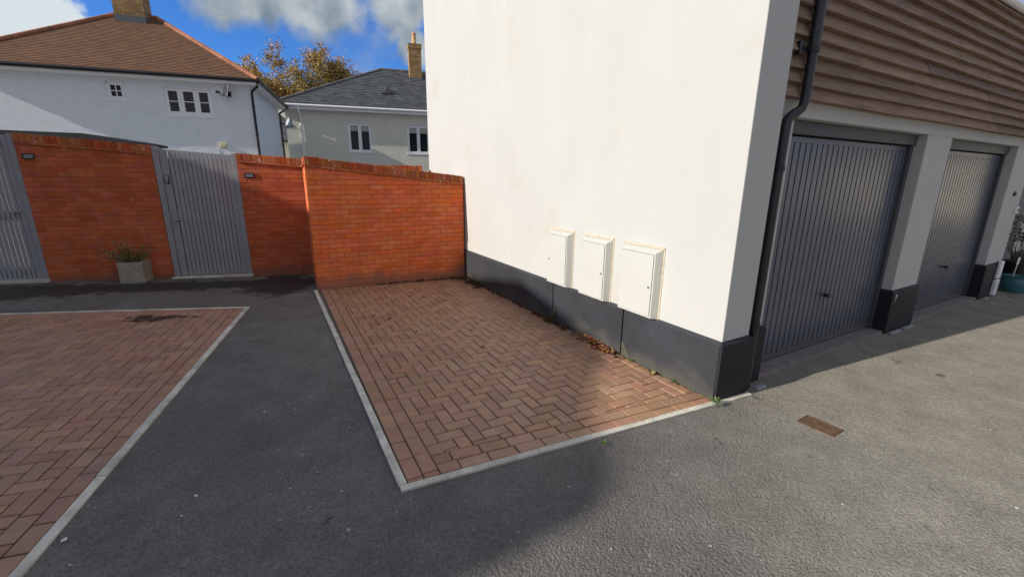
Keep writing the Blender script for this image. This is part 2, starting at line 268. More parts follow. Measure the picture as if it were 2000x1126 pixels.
# ------------------------------------------------------------------ mesh helpers
class MB:
    def __init__(s): s.v = []; s.f = []; s.uv = {}; s.mi = []; s.cur = 0
    def quad(s, *p, uv=None):
        i = len(s.v); s.v += [tuple(q) for q in p]; s.f.append(tuple(range(i, i + len(p)))); s.mi.append(s.cur)
        if uv: s.uv[len(s.f) - 1] = uv
    def hexa(s, p):           # 8 points: bottom 4 ccw, top 4 ccw
        i = len(s.v); s.v += [tuple(q) for q in p]
        for f in ((3, 2, 1, 0), (4, 5, 6, 7), (0, 1, 5, 4), (1, 2, 6, 5), (2, 3, 7, 6), (3, 0, 4, 7)):
            s.f.append(tuple(i + k for k in f)); s.mi.append(s.cur)
    def box(s, x0, x1, y0, y1, z0, z1):
        s.hexa([(x0, y0, z0), (x1, y0, z0), (x1, y1, z0), (x0, y1, z0), (x0, y0, z1), (x1, y0, z1), (x1, y1, z1), (x0, y1, z1)])
    def cbox(s, x0, x1, y0, y1, z0, z1, c):      # box whose front (y0) face edges are chamfered
        p = []
        for (ins, y) in ((c, y0), (0, y0 + c), (0, y1)):
            p.append([(x0 + ins, y, z0 + ins), (x1 - ins, y, z0 + ins), (x1 - ins, y, z1 - ins), (x0 + ins, y, z1 - ins)])
        i = len(s.v); s.v += [q for r in p for q in r]
        s.f.append((i, i + 1, i + 2, i + 3)); s.mi.append(s.cur)
        for r in range(2):
            for k in range(4):
                a = i + r * 4; kk = (k + 1) % 4
                s.f.append((a + k, a + 4 + k, a + 4 + kk, a + kk)); s.mi.append(s.cur)
        s.f.append((i + 11, i + 10, i + 9, i + 8)); s.mi.append(s.cur)
    def prism(s, poly, a0, a1, axis='z'):
        n = len(poly); i = len(s.v)
        for a in (a0, a1):
            for (x, y) in poly: s.v.append((x, y, a) if axis == 'z' else ((a, x, y) if axis == 'x' else (x, a, y)))
        s.f.append(tuple(i + k for k in reversed(range(n)))); s.mi.append(s.cur)
        s.f.append(tuple(i + n + k for k in range(n))); s.mi.append(s.cur)
        for k in range(n):
            kk = (k + 1) % n; s.f.append((i + k, i + kk, i + n + kk, i + n + k)); s.mi.append(s.cur)
    def tube(s, pts, r, n=12, cap=True):
        pts = [Vector(p) for p in pts]; rs = r if isinstance(r, (list, tuple)) else [r] * len(pts)
        rings = []; ref = None
        for k, p in enumerate(pts):
            if k == 0: d = pts[1] - pts[0]
            elif k == len(pts) - 1: d = pts[-1] - pts[-2]
            else: d = (pts[k + 1] - p).normalized() + (p - pts[k - 1]).normalized()
            d.normalize()
            if ref is None:
                ref = Vector((0, 0, 1)) if abs(d.z) < .9 else Vector((1, 0, 0))
            u_ = d.cross(ref); u_.normalize(); w_ = d.cross(u_); ref = -w_ if False else u_.cross(d)
            i = len(s.v)
            for j in range(n):
                t = 2 * math.pi * j / n; s.v.append(tuple(p + (u_ * math.cos(t) + w_ * math.sin(t)) * rs[k]))
            rings.append(i)
        for a, b in zip(rings, rings[1:]):
            for j in range(n):
                jj = (j + 1) % n; s.f.append((a + j, a + jj, b + jj, b + j)); s.mi.append(s.cur)
        if cap:
            s.f.append(tuple(rings[0] + j for j in reversed(range(n)))); s.mi.append(s.cur)
            s.f.append(tuple(rings[-1] + j for j in range(n))); s.mi.append(s.cur)
    def lathe(s, prof, c=(0, 0, 0), n=24, axis='z'):
        rings = []
        for (r, h) in prof:
            i = len(s.v)
            for j in range(n):
                t = 2 * math.pi * j / n; x, y = r * math.cos(t), r * math.sin(t)
                s.v.append((c[0] + x, c[1] + y, c[2] + h) if axis == 'z' else (c[0] + x, c[1] + h, c[2] + y))
            rings.append(i)
        for a, b in zip(rings, rings[1:]):
            for j in range(n):
                jj = (j + 1) % n; s.f.append((a + j, a + jj, b + jj, b + j)); s.mi.append(s.cur)
        s.f.append(tuple(rings[0] + j for j in reversed(range(n)))); s.mi.append(s.cur)
        s.f.append(tuple(rings[-1] + j for j in range(n))); s.mi.append(s.cur)
    def build(s, name, mats, parent=None, smooth=False, bevel=0):
        me = bpy.data.meshes.new(name); me.from_pydata(s.v, [], s.f)
        if not isinstance(mats, (list, tuple)): mats = [mats]
        for m_ in mats: me.materials.append(m_)
        for p, mi in zip(me.polygons, s.mi): p.material_index = mi; p.use_smooth = smooth
        if s.uv:
            ul = me.uv_layers.new(name='UVMap')
            for fi, uvs in s.uv.items():
                for li, uv in zip(me.polygons[fi].loop_indices, uvs): ul.data[li].uv = uv
        o = bpy.data.objects.new(name, me); COL.objects.link(o)
        if parent: o.parent = parent
        if smooth: 
            try: me.set_sharp_from_angle(angle=R(40))
            except Exception: pass
        if bevel:
            b = o.modifiers.new('bevel', 'BEVEL'); b.width = bevel; b.segments = 2; b.limit_method = 'ANGLE'
        return o

def tag(o, label=None, cat=None, group=None, kind=None):
    if label: o['label'] = label
    if cat: o['category'] = cat
    if group: o['group'] = group
    if kind: o['kind'] = kind
    return o
def thing(name, label, cat, loc=(0, 0, 0), bearing=90, group=None):
    o = bpy.data.objects.new(name, None); COL.objects.link(o); o.empty_display_size = .2
    o.location = loc; o.rotation_euler = (0, 0, R(90 - bearing)); return tag(o, label, cat, group)
def gz(x, y): return min(max(-.016 * x - .010 * y, -.065), .2)
def clip(poly, a, b):          # keep the left side of a->b
    o = []; ex, ey = b[0] - a[0], b[1] - a[1]
    d = [ex * (p[1] - a[1]) - ey * (p[0] - a[0]) for p in poly]
    for i in range(len(poly)):
        j = (i + 1) % len(poly)
        if d[i] >= 0: o.append(poly[i])
        if d[i] * d[j] < 0:
            t = d[i] / (d[i] - d[j]); o.append((poly[i][0] + t * (poly[j][0] - poly[i][0]), poly[i][1] + t * (poly[j][1] - poly[i][1])))
    return o
def area(p): return .5 * sum(p[i][0] * p[(i + 1) % len(p)][1] - p[(i + 1) % len(p)][0] * p[i][1] for i in range(len(p)))
def clean(p, e=1e-3):
    o = []
    for q in p:
        if not o or math.hypot(q[0] - o[-1][0], q[1] - o[-1][1]) > e: o.append(q)
    while len(o) > 2 and math.hypot(o[0][0] - o[-1][0], o[0][1] - o[-1][1]) < e: o.pop()
    return o
def inset(poly, d):
    poly = clean(poly)
    if len(poly) < 3: return None
    r = poly
    for i in range(len(poly)):
        a, b = poly[i], poly[(i + 1) % len(poly)]; L = math.hypot(b[0] - a[0], b[1] - a[1])
        nx, ny = -(b[1] - a[1]) / L * d, (b[0] - a[0]) / L * d
        r = clip(r, (a[0] + nx, a[1] + ny), (b[0] + nx, b[1] + ny))
        if len(r) < 3: return None
    r = clean(r)
    return r if len(r) > 2 and area(r) > 1e-4 else None
def bdir(b): return Vector((math.sin(R(b)), math.cos(R(b))))

# ------------------------------------------------------------------ ground
def ground():
    mb = MB()
    xs = [-400, -150, -60, -30, -20, -14, -12] + [-11 + .25 * i for i in range(0, 89)] + [12, 16, 30, 60, 150, 400]
    ys = [-400, -150, -60, -20, -10, -5, -3] + [-2 + .25 * i for i in range(0, 60)] + [13.5, 16, 24, 40, 80, 150, 400]
    idx = {}
    for i, x in enumerate(xs):
        for j, y in enumerate(ys): idx[i, j] = len(mb.v); mb.v.append((x, y, gz(x, y)))
    for i in range(len(xs) - 1):
        for j in range(len(ys) - 1): mb.f.append((idx[i, j], idx[i + 1, j], idx[i + 1, j + 1], idx[i, j + 1])); mb.mi.append(0)
    o = mb.build('ground', M['asphalt']); tag(o, kind='structure')
ground()

def paving(name, region, org, bear, strips, gap=.003):
    """herringbone blocks clipped to a convex ccw region; strips = (edge index, courses) laid as stretchers along that edge"""
    mb = MB()
    def block(poly):
        if len(poly) < 3: return
        if area(poly) < 0: poly = poly[::-1]
        p1 = inset(poly, gap)
        if not p1: return
        p2 = inset(p1, .0050) 
        if not p2: p2 = []
        cx = sum(p[0] for p in p1) / len(p1); cy = sum(p[1] for p in p1) / len(p1)
        dz = random.uniform(-.0022, .0018); tx, ty = random.uniform(-.014, .014), random.uniform(-.014, .014)
        z = lambda p, h: gz(*p) + h + dz + (p[0] - cx) * tx + (p[1] - cy) * ty
        n = len(p1)
        if len(p2) != n:
            p2 = [(q[0] + (cx - q[0]) * .05, q[1] + (cy - q[1]) * .05) for q in p1]
        i = len(mb.v)
        mb.v += [(q[0], q[1], gz(*q) + .001) for q in p1] + [(q[0], q[1], z(q, .0095)) for q in p1] + [(q[0], q[1], z(q, .0145)) for q in p2]
        for r in range(2):
            for k in range(n):
                kk = (k + 1) % n; mb.f.append((i + r * n + k, i + r * n + kk, i + (r + 1) * n + kk, i + (r + 1) * n + k)); mb.mi.append(0)
        mb.f.append(tuple(i + 2 * n + k for k in range(n))); mb.mi.append(0)
    inner = region
    for (e, c) in strips:
        a, b = Vector(region[e]), Vector(region[(e + 1) % len(region)]); d = (b - a).normalized(); nn = Vector((-d.y, d.x)); L = (b - a).length
        k_in = inner
        for k in range(c):
            off = random.uniform(0, .2)
            x = -.2 - off
            while x < L + .4:
                q = [a + d * x + nn * (k * .1), a + d * (x + .2) + nn * (k * .1), a + d * (x + .2) + nn * ((k + 1) * .1), a + d * x + nn * ((k + 1) * .1)]
                q = [tuple(t) for t in q]
                for i in range(len(inner)):
                    q = clip(q, inner[i], inner[(i + 1) % len(inner)])
                    if len(q) < 3: break
                if len(q) >= 3: block(q)
                x += .2
        o_ = a + nn * (c * .1); k_in = clip(k_in, tuple(o_), tuple(o_ + d))
        inner = k_in
    X = bdir(bear); Y = Vector((-X.y, X.x)); O_ = Vector(org)
    # clipping of strips assumes each later strip works on what is left
    for i in range(-70, 71):
        for j in range(-14, 15):
            bx, by = i + 4 * j, i
            for (x0, y0, x1, y1) in ((bx, by, bx + 2, by + 1), (bx + 2, by - 1, bx + 3, by + 1)):
                q = [tuple(O_ + X * (a * .1) + Y * (b * .1)) for a, b in ((x0, y0), (x1, y0), (x1, y1), (x0, y1))]
                for k in range(len(inner)):
                    q = clip(q, inner[k], inner[(k + 1) % len(inner)])
                    if len(q) < 3: break
                if len(q) >= 3: block(q)
    o = mb.build(name, M['paver']); tag(o, kind='structure')
    b = MB(); i = len(b.v)
    cx = sum(p[0] for p in region) / len(region); cy = sum(p[1] for p in region) / len(region)
    # bedding follows the fall of the ground
    n = 14
    for k in range(len(region)):
        p, q = region[k], region[(k + 1) % len(region)]
        b.quad((p[0], p[1], gz(*p) + .006), (q[0], q[1], gz(*q) + .006), (cx, cy, gz(cx, cy) + .006))
    o2 = b.build(name + '_bedding', M['joint']); tag(o2, kind='structure')

K0 = Vector((-.625, 2.112)); K1 = Vector((1.720, 3.200)); KL = Vector((-3.089, 6.541)); RW = Vector((-3.063, 6.609))
def inn(p, d, nn, t): return p + d * t
def kerb(mb, a, b, w=.05, seg=.915, side=1, start=0):
    a, b = Vector(a), Vector(b); d = (b - a).normalized(); nn = Vector((-d.y, d.x)) * side; L = (b - a).length; x = -start
    while x < L:
        x0, x1 = max(x, 0) + .003, min(x + seg, L) - .001; x += seg
        if x1 - x0 < .02: continue
        jj = random.uniform(-.002, .002)
        q = [a + d * x0 + nn * jj, a + d * x1 + nn * jj, a + d * x1 + nn * (w + jj), a + d * x0 + nn * (w + jj)]
        if side < 0: q = q[::-1]
        t = random.uniform(.014, .019)
        mb.hexa([(p.x, p.y, gz(*p) - .02) for p in q] + [(p.x, p.y, gz(*p) + t) for p in q])
kb = MB()
kerb(kb, K0, (2.076, 3.398), side=1, start=0)
kerb(kb, KL, K0 + (KL - K0).normalized() * .052, side=1, start=.2)
LB0 = Vector((-3.534, 5.601)); LB1 = Vector((-1.60, -.08)); LBL = Vector((-9.6, 4.40))
kerb(kb, LB1, LB0, side=1, start=.35)
dlb = (LBL - LB0).normalized()
kerb(kb, LB0 + dlb * .052, LBL, side=1, start=.5)
o = kb.build('kerb_edging', M['concrete'], bevel=.003); tag(o, kind='structure')

# right parking bay: ccw region, edges: 0 front, 1 white wall, 2 red wall, 3 left kerb
d0 = (K1 - K0).normalized(); n0 = Vector((-d0.y, d0.x)); d3 = (KL - K0).normalized(); n3 = Vector((d3.y, -d3.x))
P0 = K0 + n0 * .051 + n3 * .051
P1 = Vector((1.69, 3.25)) + Vector((-.497, .868)) * -.02
P3 = RW + n3 * .051 + Vector((0.0, -.035)); P2 = Vector((-.83, 7.66)) + Vector((0, .02))
wd = Vector((-.497, .868))
P1 = Vector((1.69, 3.25)) - wd * .005; P2 = Vector((1.69, 3.25)) + wd * 5.08
P3 = RW + Vector((.055, -.01))
P1b = P0 + d0 * (P1 - P0).dot(d0)
paving('parking_bay_paving', [tuple(P0), tuple(P1b), tuple(P2), tuple(P3)], (P0.x, P0.y), 60.6, [(3, 2), (0, 2), (1, 1)])
# left bay
dl = (LB0 - LB1).normalized(); nl = Vector((-dl.y, dl.x)); nt_ = Vector((-dlb.y, dlb.x))
def isect(p, d, q, e):
    t = ((q.x - p.x) * e.y - (q.y - p.y) * e.x) / (d.x * e.y - d.y * e.x); return p + d * t
A = LB1 + nl * .051; B = isect(A, dl, LB0 + nt_ * .051, dlb); Cc = LBL + nt_ * .051; Dd = Vector((-8.2, -.9))
paving('left_bay_paving', [tuple(A), tuple(B), tuple(Cc), tuple(Dd)], tuple(B), 71.2, [(0, 2), (1, 1)], .0045)

# oil stain on the left bay: a thin irregular film
st = MB(); pts = []
for k in range(36):
    t = 2 * math.pi * k / 36; r = 1 + .28 * math.sin(3 * t + 1) + .16 * math.sin(7 * t)
    pts.append((-4.32 + .36 * r * math.cos(t), 5.02 + .13 * r * math.sin(t) + .06 * math.cos(t)))
i0 = len(st.v); st.v += [(x, y, gz(x, y) + .0168) for x, y in pts]; st.f.append(tuple(range(36))); st.mi.append(0)
Ms = bpy.data.materials.new('oil_film'); Ms.use_nodes = True; nt = Ms.node_tree; b = nt.nodes['Principled BSDF']
b.inputs['Base Color'].default_value = (.03, .016, .011, 1); b.inputs['Roughness'].default_value = .5
nzz = N(nt, 'ShaderNodeTexNoise'); nzz.inputs['Scale'].default_value = 9; nzz.inputs['Detail'].default_value = 6
tcc = N(nt, 'ShaderNodeTexCoord'); lk(nt, tcc.outputs['Object'], nzz.inputs['Vector'])
mrr = N(nt, 'ShaderNodeMapRange'); mrr.inputs['From Min'].default_value = .36; mrr.inputs['From Max'].default_value = .56; mrr.inputs['To Max'].default_value = .75; lk(nt, nzz.outputs['Fac'], mrr.inputs['Value']); lk(nt, mrr.outputs[0], b.inputs['Alpha'])
o = st.build('oil_stain', Ms); tag(o, kind='structure')

# ------------------------------------------------------------------ white building with the garages
GO = (1.69, 3.25, 0); GB = 60.2
bld = thing('garage_building', 'white rendered building with grey garage doors and brown timber cladding', 'building', GO, GB)
w = MB()
gab = [(.03, -.3), (6.93, -.3), (6.93, 5.2), (3.9, 7.0), (.03, 3.69)]
w.prism(gab, .03, .385, 'x')
ZT = 2.225
w.box(.385, .715, .12, .36, -.3, ZT); w.box(3.34, 4.03, .12, .36, -.3, ZT); w.box(6.54, 7.34, .12, .36, -.3, ZT)
w.box(.385, 7.34, .12, .36, ZT, 3.70)
w.box(7.10, 7.34, .36, 1.0, -.3, 3.78)
w.box(7.34, 8.70, .80, 1.0, -.3, 3.78); w.box(8.70, 12.2, .30, 1.0, -.3, 3.78)
w.box(.385, 12.2, 6.6, 6.93, -.3, 5.2); w.box(11.9, 12.2, 1.0, 6.6, -.3, 3.78)
wo = w.build('wall', M['render'], bld, bevel=.006)
inner = MB(); inner.box(.40, 7.08, .40, .44, -.3, 2.6); inner.build('inner_lining', M['darkframe'], bld)
# plinth
p = MB()
def pl_flush(mtl):
    global p
    p.build('plinth', mtl, bld, bevel=.004); p = MB()
def plinth(x0, x1, y0, y1, zt, side):
    """slab standing proud; its outer top edge is splayed. side: which faces are proud"""
    c = .028
    xa, xb, ya, yb = x0, x1, y0, y1
    ta, tb = (x0 + c if 'l' in side else x0), (x1 - c if 'r' in side else x1)
    tf = y0 + c if 'f' in side else y0
    p.hexa([(xa, ya, -.3), (xb, ya, -.3), (xb, yb, -.3), (xa, yb, -.3), (xa, ya, zt - c), (xb, ya, zt - c), (xb, yb, zt - c), (xa, yb, zt - c)])
    p.hexa([(xa, ya, zt - c), (xb, ya, zt - c), (xb, yb, zt - c), (xa, yb, zt - c), (ta, tf, zt), (tb, tf, zt), (tb, yb, zt), (ta, yb, zt)])
plinth(0, .03, .03, 1.088, .466, 'l'); plinth(0.0, .03, 1.128, 2.348, .466, 'l'); plinth(.004, .03, 2.372, 6.93, .466, 'l')
p.box(.018, .0295, 1.088, 1.128, -.3, .452); p.box(.018, .0295, 2.348, 2.372, -.3, .452); pl_flush(M['charcoal'])
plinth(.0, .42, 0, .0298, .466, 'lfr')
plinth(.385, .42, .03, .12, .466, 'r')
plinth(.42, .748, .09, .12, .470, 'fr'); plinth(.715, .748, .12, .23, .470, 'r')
pl_flush(M['plinthshade']); plinth(3.31, 4.06, .09, .12, .470, 'lfr'); plinth(3.31, 3.34, .12, .23, .470, 'l'); plinth(4.03, 4.06, .12, .23, .470, 'r')
pl_flush(M['plinthshade']); plinth(6.51, 7.37, .09, .12, .480, 'lfr'); plinth(6.51, 6.54, .12, .23, .480, 'l')
pl_flush(M['plinthshade']); plinth(8.70, 12.2, .27, .30, .480, 'f')
pl_flush(M['plinthshade'])
chip = MB()
ch = [(0, 0), (.018, .006), (.028, -.006), (.02, -.028), (.008, -.034), (.004, -.075), (-.004, -.072), (-.004, -.03), (-.014, -.02)]
chip.prism([(3.40 + x, .415 + z) for x, z in ch], .0865, .0895, 'y')
chip.build('paint_chip', M['chalk'], bld); chip = MB()
for (zz, h_) in ((.0, .03),):
    chip.hexa([(-.001, -.001, zz - .03), (.006, -.001, zz - .03), (.004, .006, zz - .03), (-.001, .009, zz - .03), (-.001, -.001, zz - .03 + h_), (.003, -.001, zz - .03 + h_ * .8), (.002, .003, zz - .03 + h_), (-.001, .005, zz - .03 + h_)])
chip.build('paint_chip', M['chalk'], bld)
# thresholds
th = MB(); th.box(.75, 3.30, .105, .30, -.10, -.030); th.build('threshold', M['threshold'], bld, bevel=.008); th = MB(); th.box(4.065, 6.505, .105, .30, -.10, -.030)
th.build('threshold', M['threshold'], bld, bevel=.008)
# cladding
cl = MB(); PITCHB = .1045
k = 0; z = 2.343
while z < 3.66:
    x = .387 - random.uniform(0, 2.2)
    while x < 12.2:
        L = random.uniform(2.0, 4.2); x0, x1 = max(x, .387), min(x + L, 12.2)
        if x1 > x0 + .02:
            n_ = max(1, int((x1 - x0) / .5)); yb = random.uniform(-.003, .003)
            zt = min(z + PITCHB + .02, 3.69)
            xs = [x0 + .002 + (x1 - x0 - .004) * t / n_ for t in range(n_ + 1)]
            i0 = len(cl.v)
            for xx in xs:
                wv = .004 * math.sin(xx * 2.1 + k * 1.7) + random.uniform(-.0015, .0015)
                cl.v += [(xx, .038 + yb, z + wv), (xx, .096 + yb, zt), (xx, .118, zt), (xx, .118, z + wv), ]
            for t in range(n_):
                a = i0 + 4 * t
                for q in range(4):
                    qq = (q + 1) % 4; cl.f.append((a + q, a + 4 + q, a + 4 + qq, a + qq)); cl.mi.append(0)
            cl.f.append((i0, i0 + 1, i0 + 2, i0 + 3)); cl.mi.append(0)
            e = i0 + 4 * n_; cl.f.append((e + 3, e + 2, e + 1, e)); cl.mi.append(0)
        x += L
    z += PITCHB; k += 1
cl.build('cladding', M['wood'], bld)
# garage doors
def garage_door(x0, x1, label):
    fr = MB()
    c0, c1, zt = x0 + .072, x1 - .072, 2.105
    pm = MB(); y = .262; zb = -.012
    x = c0 + .004; pitch = (c1 - c0 - .10) / 25
    pm.box(c0 + .004, c1 - .004, y + .026, y + .04, zb, zt - .004)           # back sheet
    pm.box(c0 + .004, c1 - .004, y - .002, y + .0135, zb, zb + .045)
    pm.box(c0 + .004, c1 - .004, y - .002, y + .0135, zt - .05, zt - .004)
    pm.box(c0 + .004, c0 + .045, y - .001, y + .0135, zb + .0455, zt - .0505)
    pm.box(c1 - .045, c1 - .004, y - .001, y + .0135, zb + .0455, zt - .0505)
    x = c0 + .05
    for k in range(25):
        a, b_ = x + .0105, x + pitch - .0105
        pm.hexa([(a, y, zb + .046), (b_, y, zb + .046), (b_ + .004, y + .0255, zb + .046), (a - .004, y + .0255, zb + .046), (a, y, zt - .051), (b_, y, zt - .051), (b_ + .004, y + .0255, zt - .051), (a - .004, y + .0255, zt - .051)])
        x += pitch
    d = pm.build('garage_door', M['door'], bld); tag(d, label)
    fr.box(x0 + .036, c0, .225, .30, -.028, ZT - .115); fr.box(c1, x1 - .004, .225, .30, -.028, ZT - .115)
    fr.box(x0 + .036, x1 - .004, .205, .30, ZT - .11, ZT - .004)
    fr.build('frame', M['darkframe'], d, bevel=.003)
    hx = (c0 + c1) / 2 + .03; h = MB()
    h.lathe([(.028, 0), (.03, .006), (.018, .012), (.014, .03)], (hx, y - .042, .545), 16, 'y')
    h.tube([(hx - .045, y - .05, .550), (hx - .02, y - .058, .548), (hx + .025, y - .058, .545), (hx + .05, y - .046, .535)], [.009, .012, .012, .008], 8)
    h.box(hx - .012, hx + .012, y - .045, y + .002, .533, .557)
    h.build('handle', M['black'], d, smooth=True)
garage_door(.715, 3.34, 'nearer grey ribbed garage door'); garage_door(4.03, 6.54, 'farther grey ribbed garage door')
# entrance door further along
ed = MB(); ed.box(7.45, 8.35, .765, .795, -.02, 2.05)
for (a, b_) in ((.15, .95), (1.1, 1.9)): ed.cbox(7.55, 8.25, .748, .766, a, b_, .01)
ed2 = ed.build('entrance_door', M['doorgrey'], bld)
ef = MB(); ef.box(7.372, 7.445, .70, .799, -.06, 2.12); ef.box(8.355, 8.43, .70, .799, -.06, 2.12); ef.box(7.445, 8.355, .70, .799, 2.055, 2.12); ef.build('frame', M['white'], ed2, bevel=.004)
# roof, eaves
rf = MB()
def roofplane(mb, p0, p1, q0, q1, pitch=.1, lift=.014, voff=0):
    p0, p1, q0, q1 = map(Vector, (p0, p1, q0, q1)); U = (p1 - p0).normalized(); nrm = (p1 - p0).cross(q0 - p0 if (q0 - p0).length > .01 else q1 - p0).normalized()
    if nrm.z < 0: nrm = -nrm
    Vv = nrm.cross(U); 
    if Vv.z < 0: Vv = -Vv
    H_ = (q0 - p0).dot(Vv); n = max(1, int(round(H_ / pitch)))
    for k in range(n):
        a, b_ = p0.lerp(q0, k / n), p1.lerp(q1, k / n); c, d = p1.lerp(q1, (k + 1) / n), p0.lerp(q0, (k + 1) / n)
        A_, B_ = a + nrm * lift, b_ + nrm * lift; off = (k % 2) * 0
        uv = lambda p, v: ((p - p0).dot(U), v)
        mb.quad(A_, B_, c, d, uv=[uv(A_, k * pitch + .004), uv(B_, k * pitch + .004), uv(c, (k + 1) * pitch - .004), uv(d, (k + 1) * pitch - .004)])
        mb.quad(a, b_, B_, A_, uv=[uv(a, k * pitch + .005)] * 4)
roofplane(rf, (-.02, .075, 3.735), (12.4, .075, 3.735), (-.02, 3.9, 7.05), (12.4, 3.9, 7.05), .22)
roofplane(rf, (12.4, 7.1, 5.13), (-.02, 7.1, 5.13), (12.4, 3.9, 7.05), (-.02, 3.9, 7.05), .22)
rf.box(.39, 12.4, .078, 0.30, 3.702, 3.728)
rf.build('roof', M['slate'], bld)
gt = MB(); gt.tube([(.40, .035, 3.675), (12.4, .035, 3.675)], .040, 12); gt.build('gutter', M['white'], bld, smooth=True)
# downpipe
dp = MB(); PR = .034
dp.tube([(.615, .012, 3.66), (.615, .012, 2.36), (.613, .013, 2.31), (.598, .02, 2.265), (.56, .036, 2.235), (.53, .046, 2.215)], PR, 18)
dp.tube([(.615, .012, 2.66), (.615, .012, 3.2)], PR + .005, 18)
dp.tube([(.56, .036, 2.235), (.520, .048, 2.205), (.492, .053, 2.175), (.487, .055, 2.10), (.487, .055, -.05)], PR + .004, 18)
dpo = dp.build('downpipe', M['blackmetal'], bld, smooth=True)
br = MB()
br.tube([(.615, .012, 2.655), (.615, .012, 2.70)], PR + .010, 18); br.box(.50, .60, .03, .05, 2.66, 2.69); br.box(.47, .52, .03, .06, 2.63, 2.72)
br.build('bracket', M['black'], dpo, smooth=True); br = MB(); br.tube([(.487, .055, 1.80), (.487, .055, 1.85)], PR + .010, 18); br.build('bracket', M['black'], dpo, smooth=True); br = MB(); br.tube([(.487, .055, .5), (.487, .055, .55)], PR + .010, 18)
br.build('bracket', M['black'], dpo, smooth=True)

# flat white strips and splash stones at the foot of the wall
def along(x, y, z=0):
    a = Vector((math.sin(R(GB)), math.cos(R(GB)))); b_ = Vector((-a.y, a.x)); q = Vector((GO[0], GO[1])) + a * x + b_ * y; return (q.x, q.y, z)
for (x, y, L, Wd, lab) in ((3.50, .055, .30, .05, 'pale concrete strip lying at the foot of the black pillar base, nearer the camera'), (3.87, .055, .30, .05, 'pale concrete strip lying at the foot of the black pillar base, farther from the camera'), (.62, -.005, .16, .055, 'small rounded pale stone lying at the foot of the black downpipe'), (6.72, .05, .24, .05, 'short pale strip at the foot of the last black wall base')):
    s_ = MB(); s_.prism([(-L / 2, -Wd / 2), (L / 2 - .02, -Wd / 2 + .006), (L / 2, Wd / 2 - .01), (-L / 2 + .02, Wd / 2)], 0, .02)
    o = s_.build('concrete_strip', M['palestrip'], bevel=.005); q = along(x, y); o.location = (q[0], q[1], gz(q[0], q[1]) - .004); o.rotation_euler = (0, 0, R(90 - GB)); tag(o, lab, 'concrete strip')

# meter boxes
def meter_box(b0, b1, label, hinge):
    t = thing('meter_box', label, 'meter box', along(.03, (b0 + b1) / 2), GB, 'cream meter boxes on the white wall')
    hw = (b1 - b0) / 2; z0, z1 = .458, 1.115; dpt = .072
    f = MB()
    f.hexa([(-.002, -hw, z0), (0, -hw, z0), (0, hw, z0), (-.002, hw, z0), (-.002, -hw, z1), (0, -hw, z1), (0, hw, z1), (-.002, hw, z1)])
    A_ = [(-.0, -hw, z0), (-.0, hw, z0), (-.0, hw, z1), (-.0, -hw, z1)]
    B_ = [(-dpt, -hw + .028, z0 + .012), (-dpt, hw - .028, z0 + .012), (-dpt, hw - .028, z1 - .03), (-dpt, -hw + .028, z1 - .03)]
    i = len(f.v); f.v += A_ + B_
    for k in range(4):
        kk = (k + 1) % 4; f.f.append((i + k, i + kk, i + 4 + kk, i + 4 + k)); f.mi.append(0)
    f.f.append((i + 4, i + 5, i + 6, i + 7)); f.mi.append(0)
    f.build('housing', M['meter'], t, bevel=.004)
    s_ = MB(); s_.box(-.012, -.0005, -hw - .012, hw + .012, z1 + .001, z1 + .022)
    s_.box(-.006, -.0005, -hw - .014, -hw - .001, z0, z1)
    s_.build('sealant_trim', M['sealant'], t)
    y0, y1, za, zb = -hw + .045, hw - .040, z0 + .03, z1 - .048
    g = MB(); g.box(-dpt - .0012, -dpt - .0004, y0 - .003, y1 + .003, za - .003, zb + .003); g.build('door_gap', M['darkframe'], t)
    d = MB(); d.box(-dpt - .007, -dpt - .0015, y0, y1, za, zb)
    do = d.build('door', M['meter'], t, bevel=.002)
    yl = y0 + .03 if hinge == 'far' else y1 - .03
    l = MB(); l.lathe([(.0, -.0), (.011, .0), (.011, .004), (.004, .0045)], (0, 0, 0), 12, 'z')
    l.v = [(-dpt - .0075 - z_, yl + x_, .76 + y_) for x_, y_, z_ in l.v]
    l.build('lock', M['lead'], do)
    h = MB(); yh = y1 + .004 if hinge == 'far' else y0 - .004
    for zz in (za + .05, zb - .07): h = MB(); h.box(-dpt - .009, -dpt - .001, yh - .006, yh + .006, zz, zz + .022); h.build('hinge', M['meter'], do)
    return t
meter_box(2.02, 2.47, 'narrow-looking cream meter box nearest the red brick wall', 'near')
meter_box(1.36, 1.83, 'cream meter box in the middle of the row of three on the white wall', 'far')
meter_box(.70, 1.19, 'cream meter box nearest the building corner and black downpipe', 'far')

# door bell plate, keypad box, white waste pipes, at the far end
v = MB(); v.lathe([(.035, 0), (.035, -.018), (.02, -.03)], (6.93, .12, 1.55), 16, 'y')
o = v.build('wall_vent', M['darkframe']); o.location = GO; o.rotation_euler = (0, 0, R(90 - GB)); tag(o, 'small round dark vent high on the last white pier beyond the garage doors', 'vent')
kx = thing('key_box', 'small white square box on the edge of the last white pier', 'key box', along(7.24, .12, 1.30), GB)
v = MB(); v.box(-.05, .05, -.035, -.002, -.05, .05); v.build('case', M['white'], kx, bevel=.006); v = MB(); v.box(-.03, .03, -.038, -.0355, -.03, .03); v.build('face', M['lead'], kx)
wp = thing('waste_pipe', 'white plastic waste pipe in two pieces on the end of the last black wall base', 'pipe', along(7.08, .06), GB)
v = MB(); v.box(-.06, .10, -.01, .028, .22, .50); v.build('upper_cover', M['white'], wp, bevel=.01)
v = MB(); v.box(-.08, .07, -.02, .028, -.05, .205); v.build('lower_cover', M['white'], wp, bevel=.01)

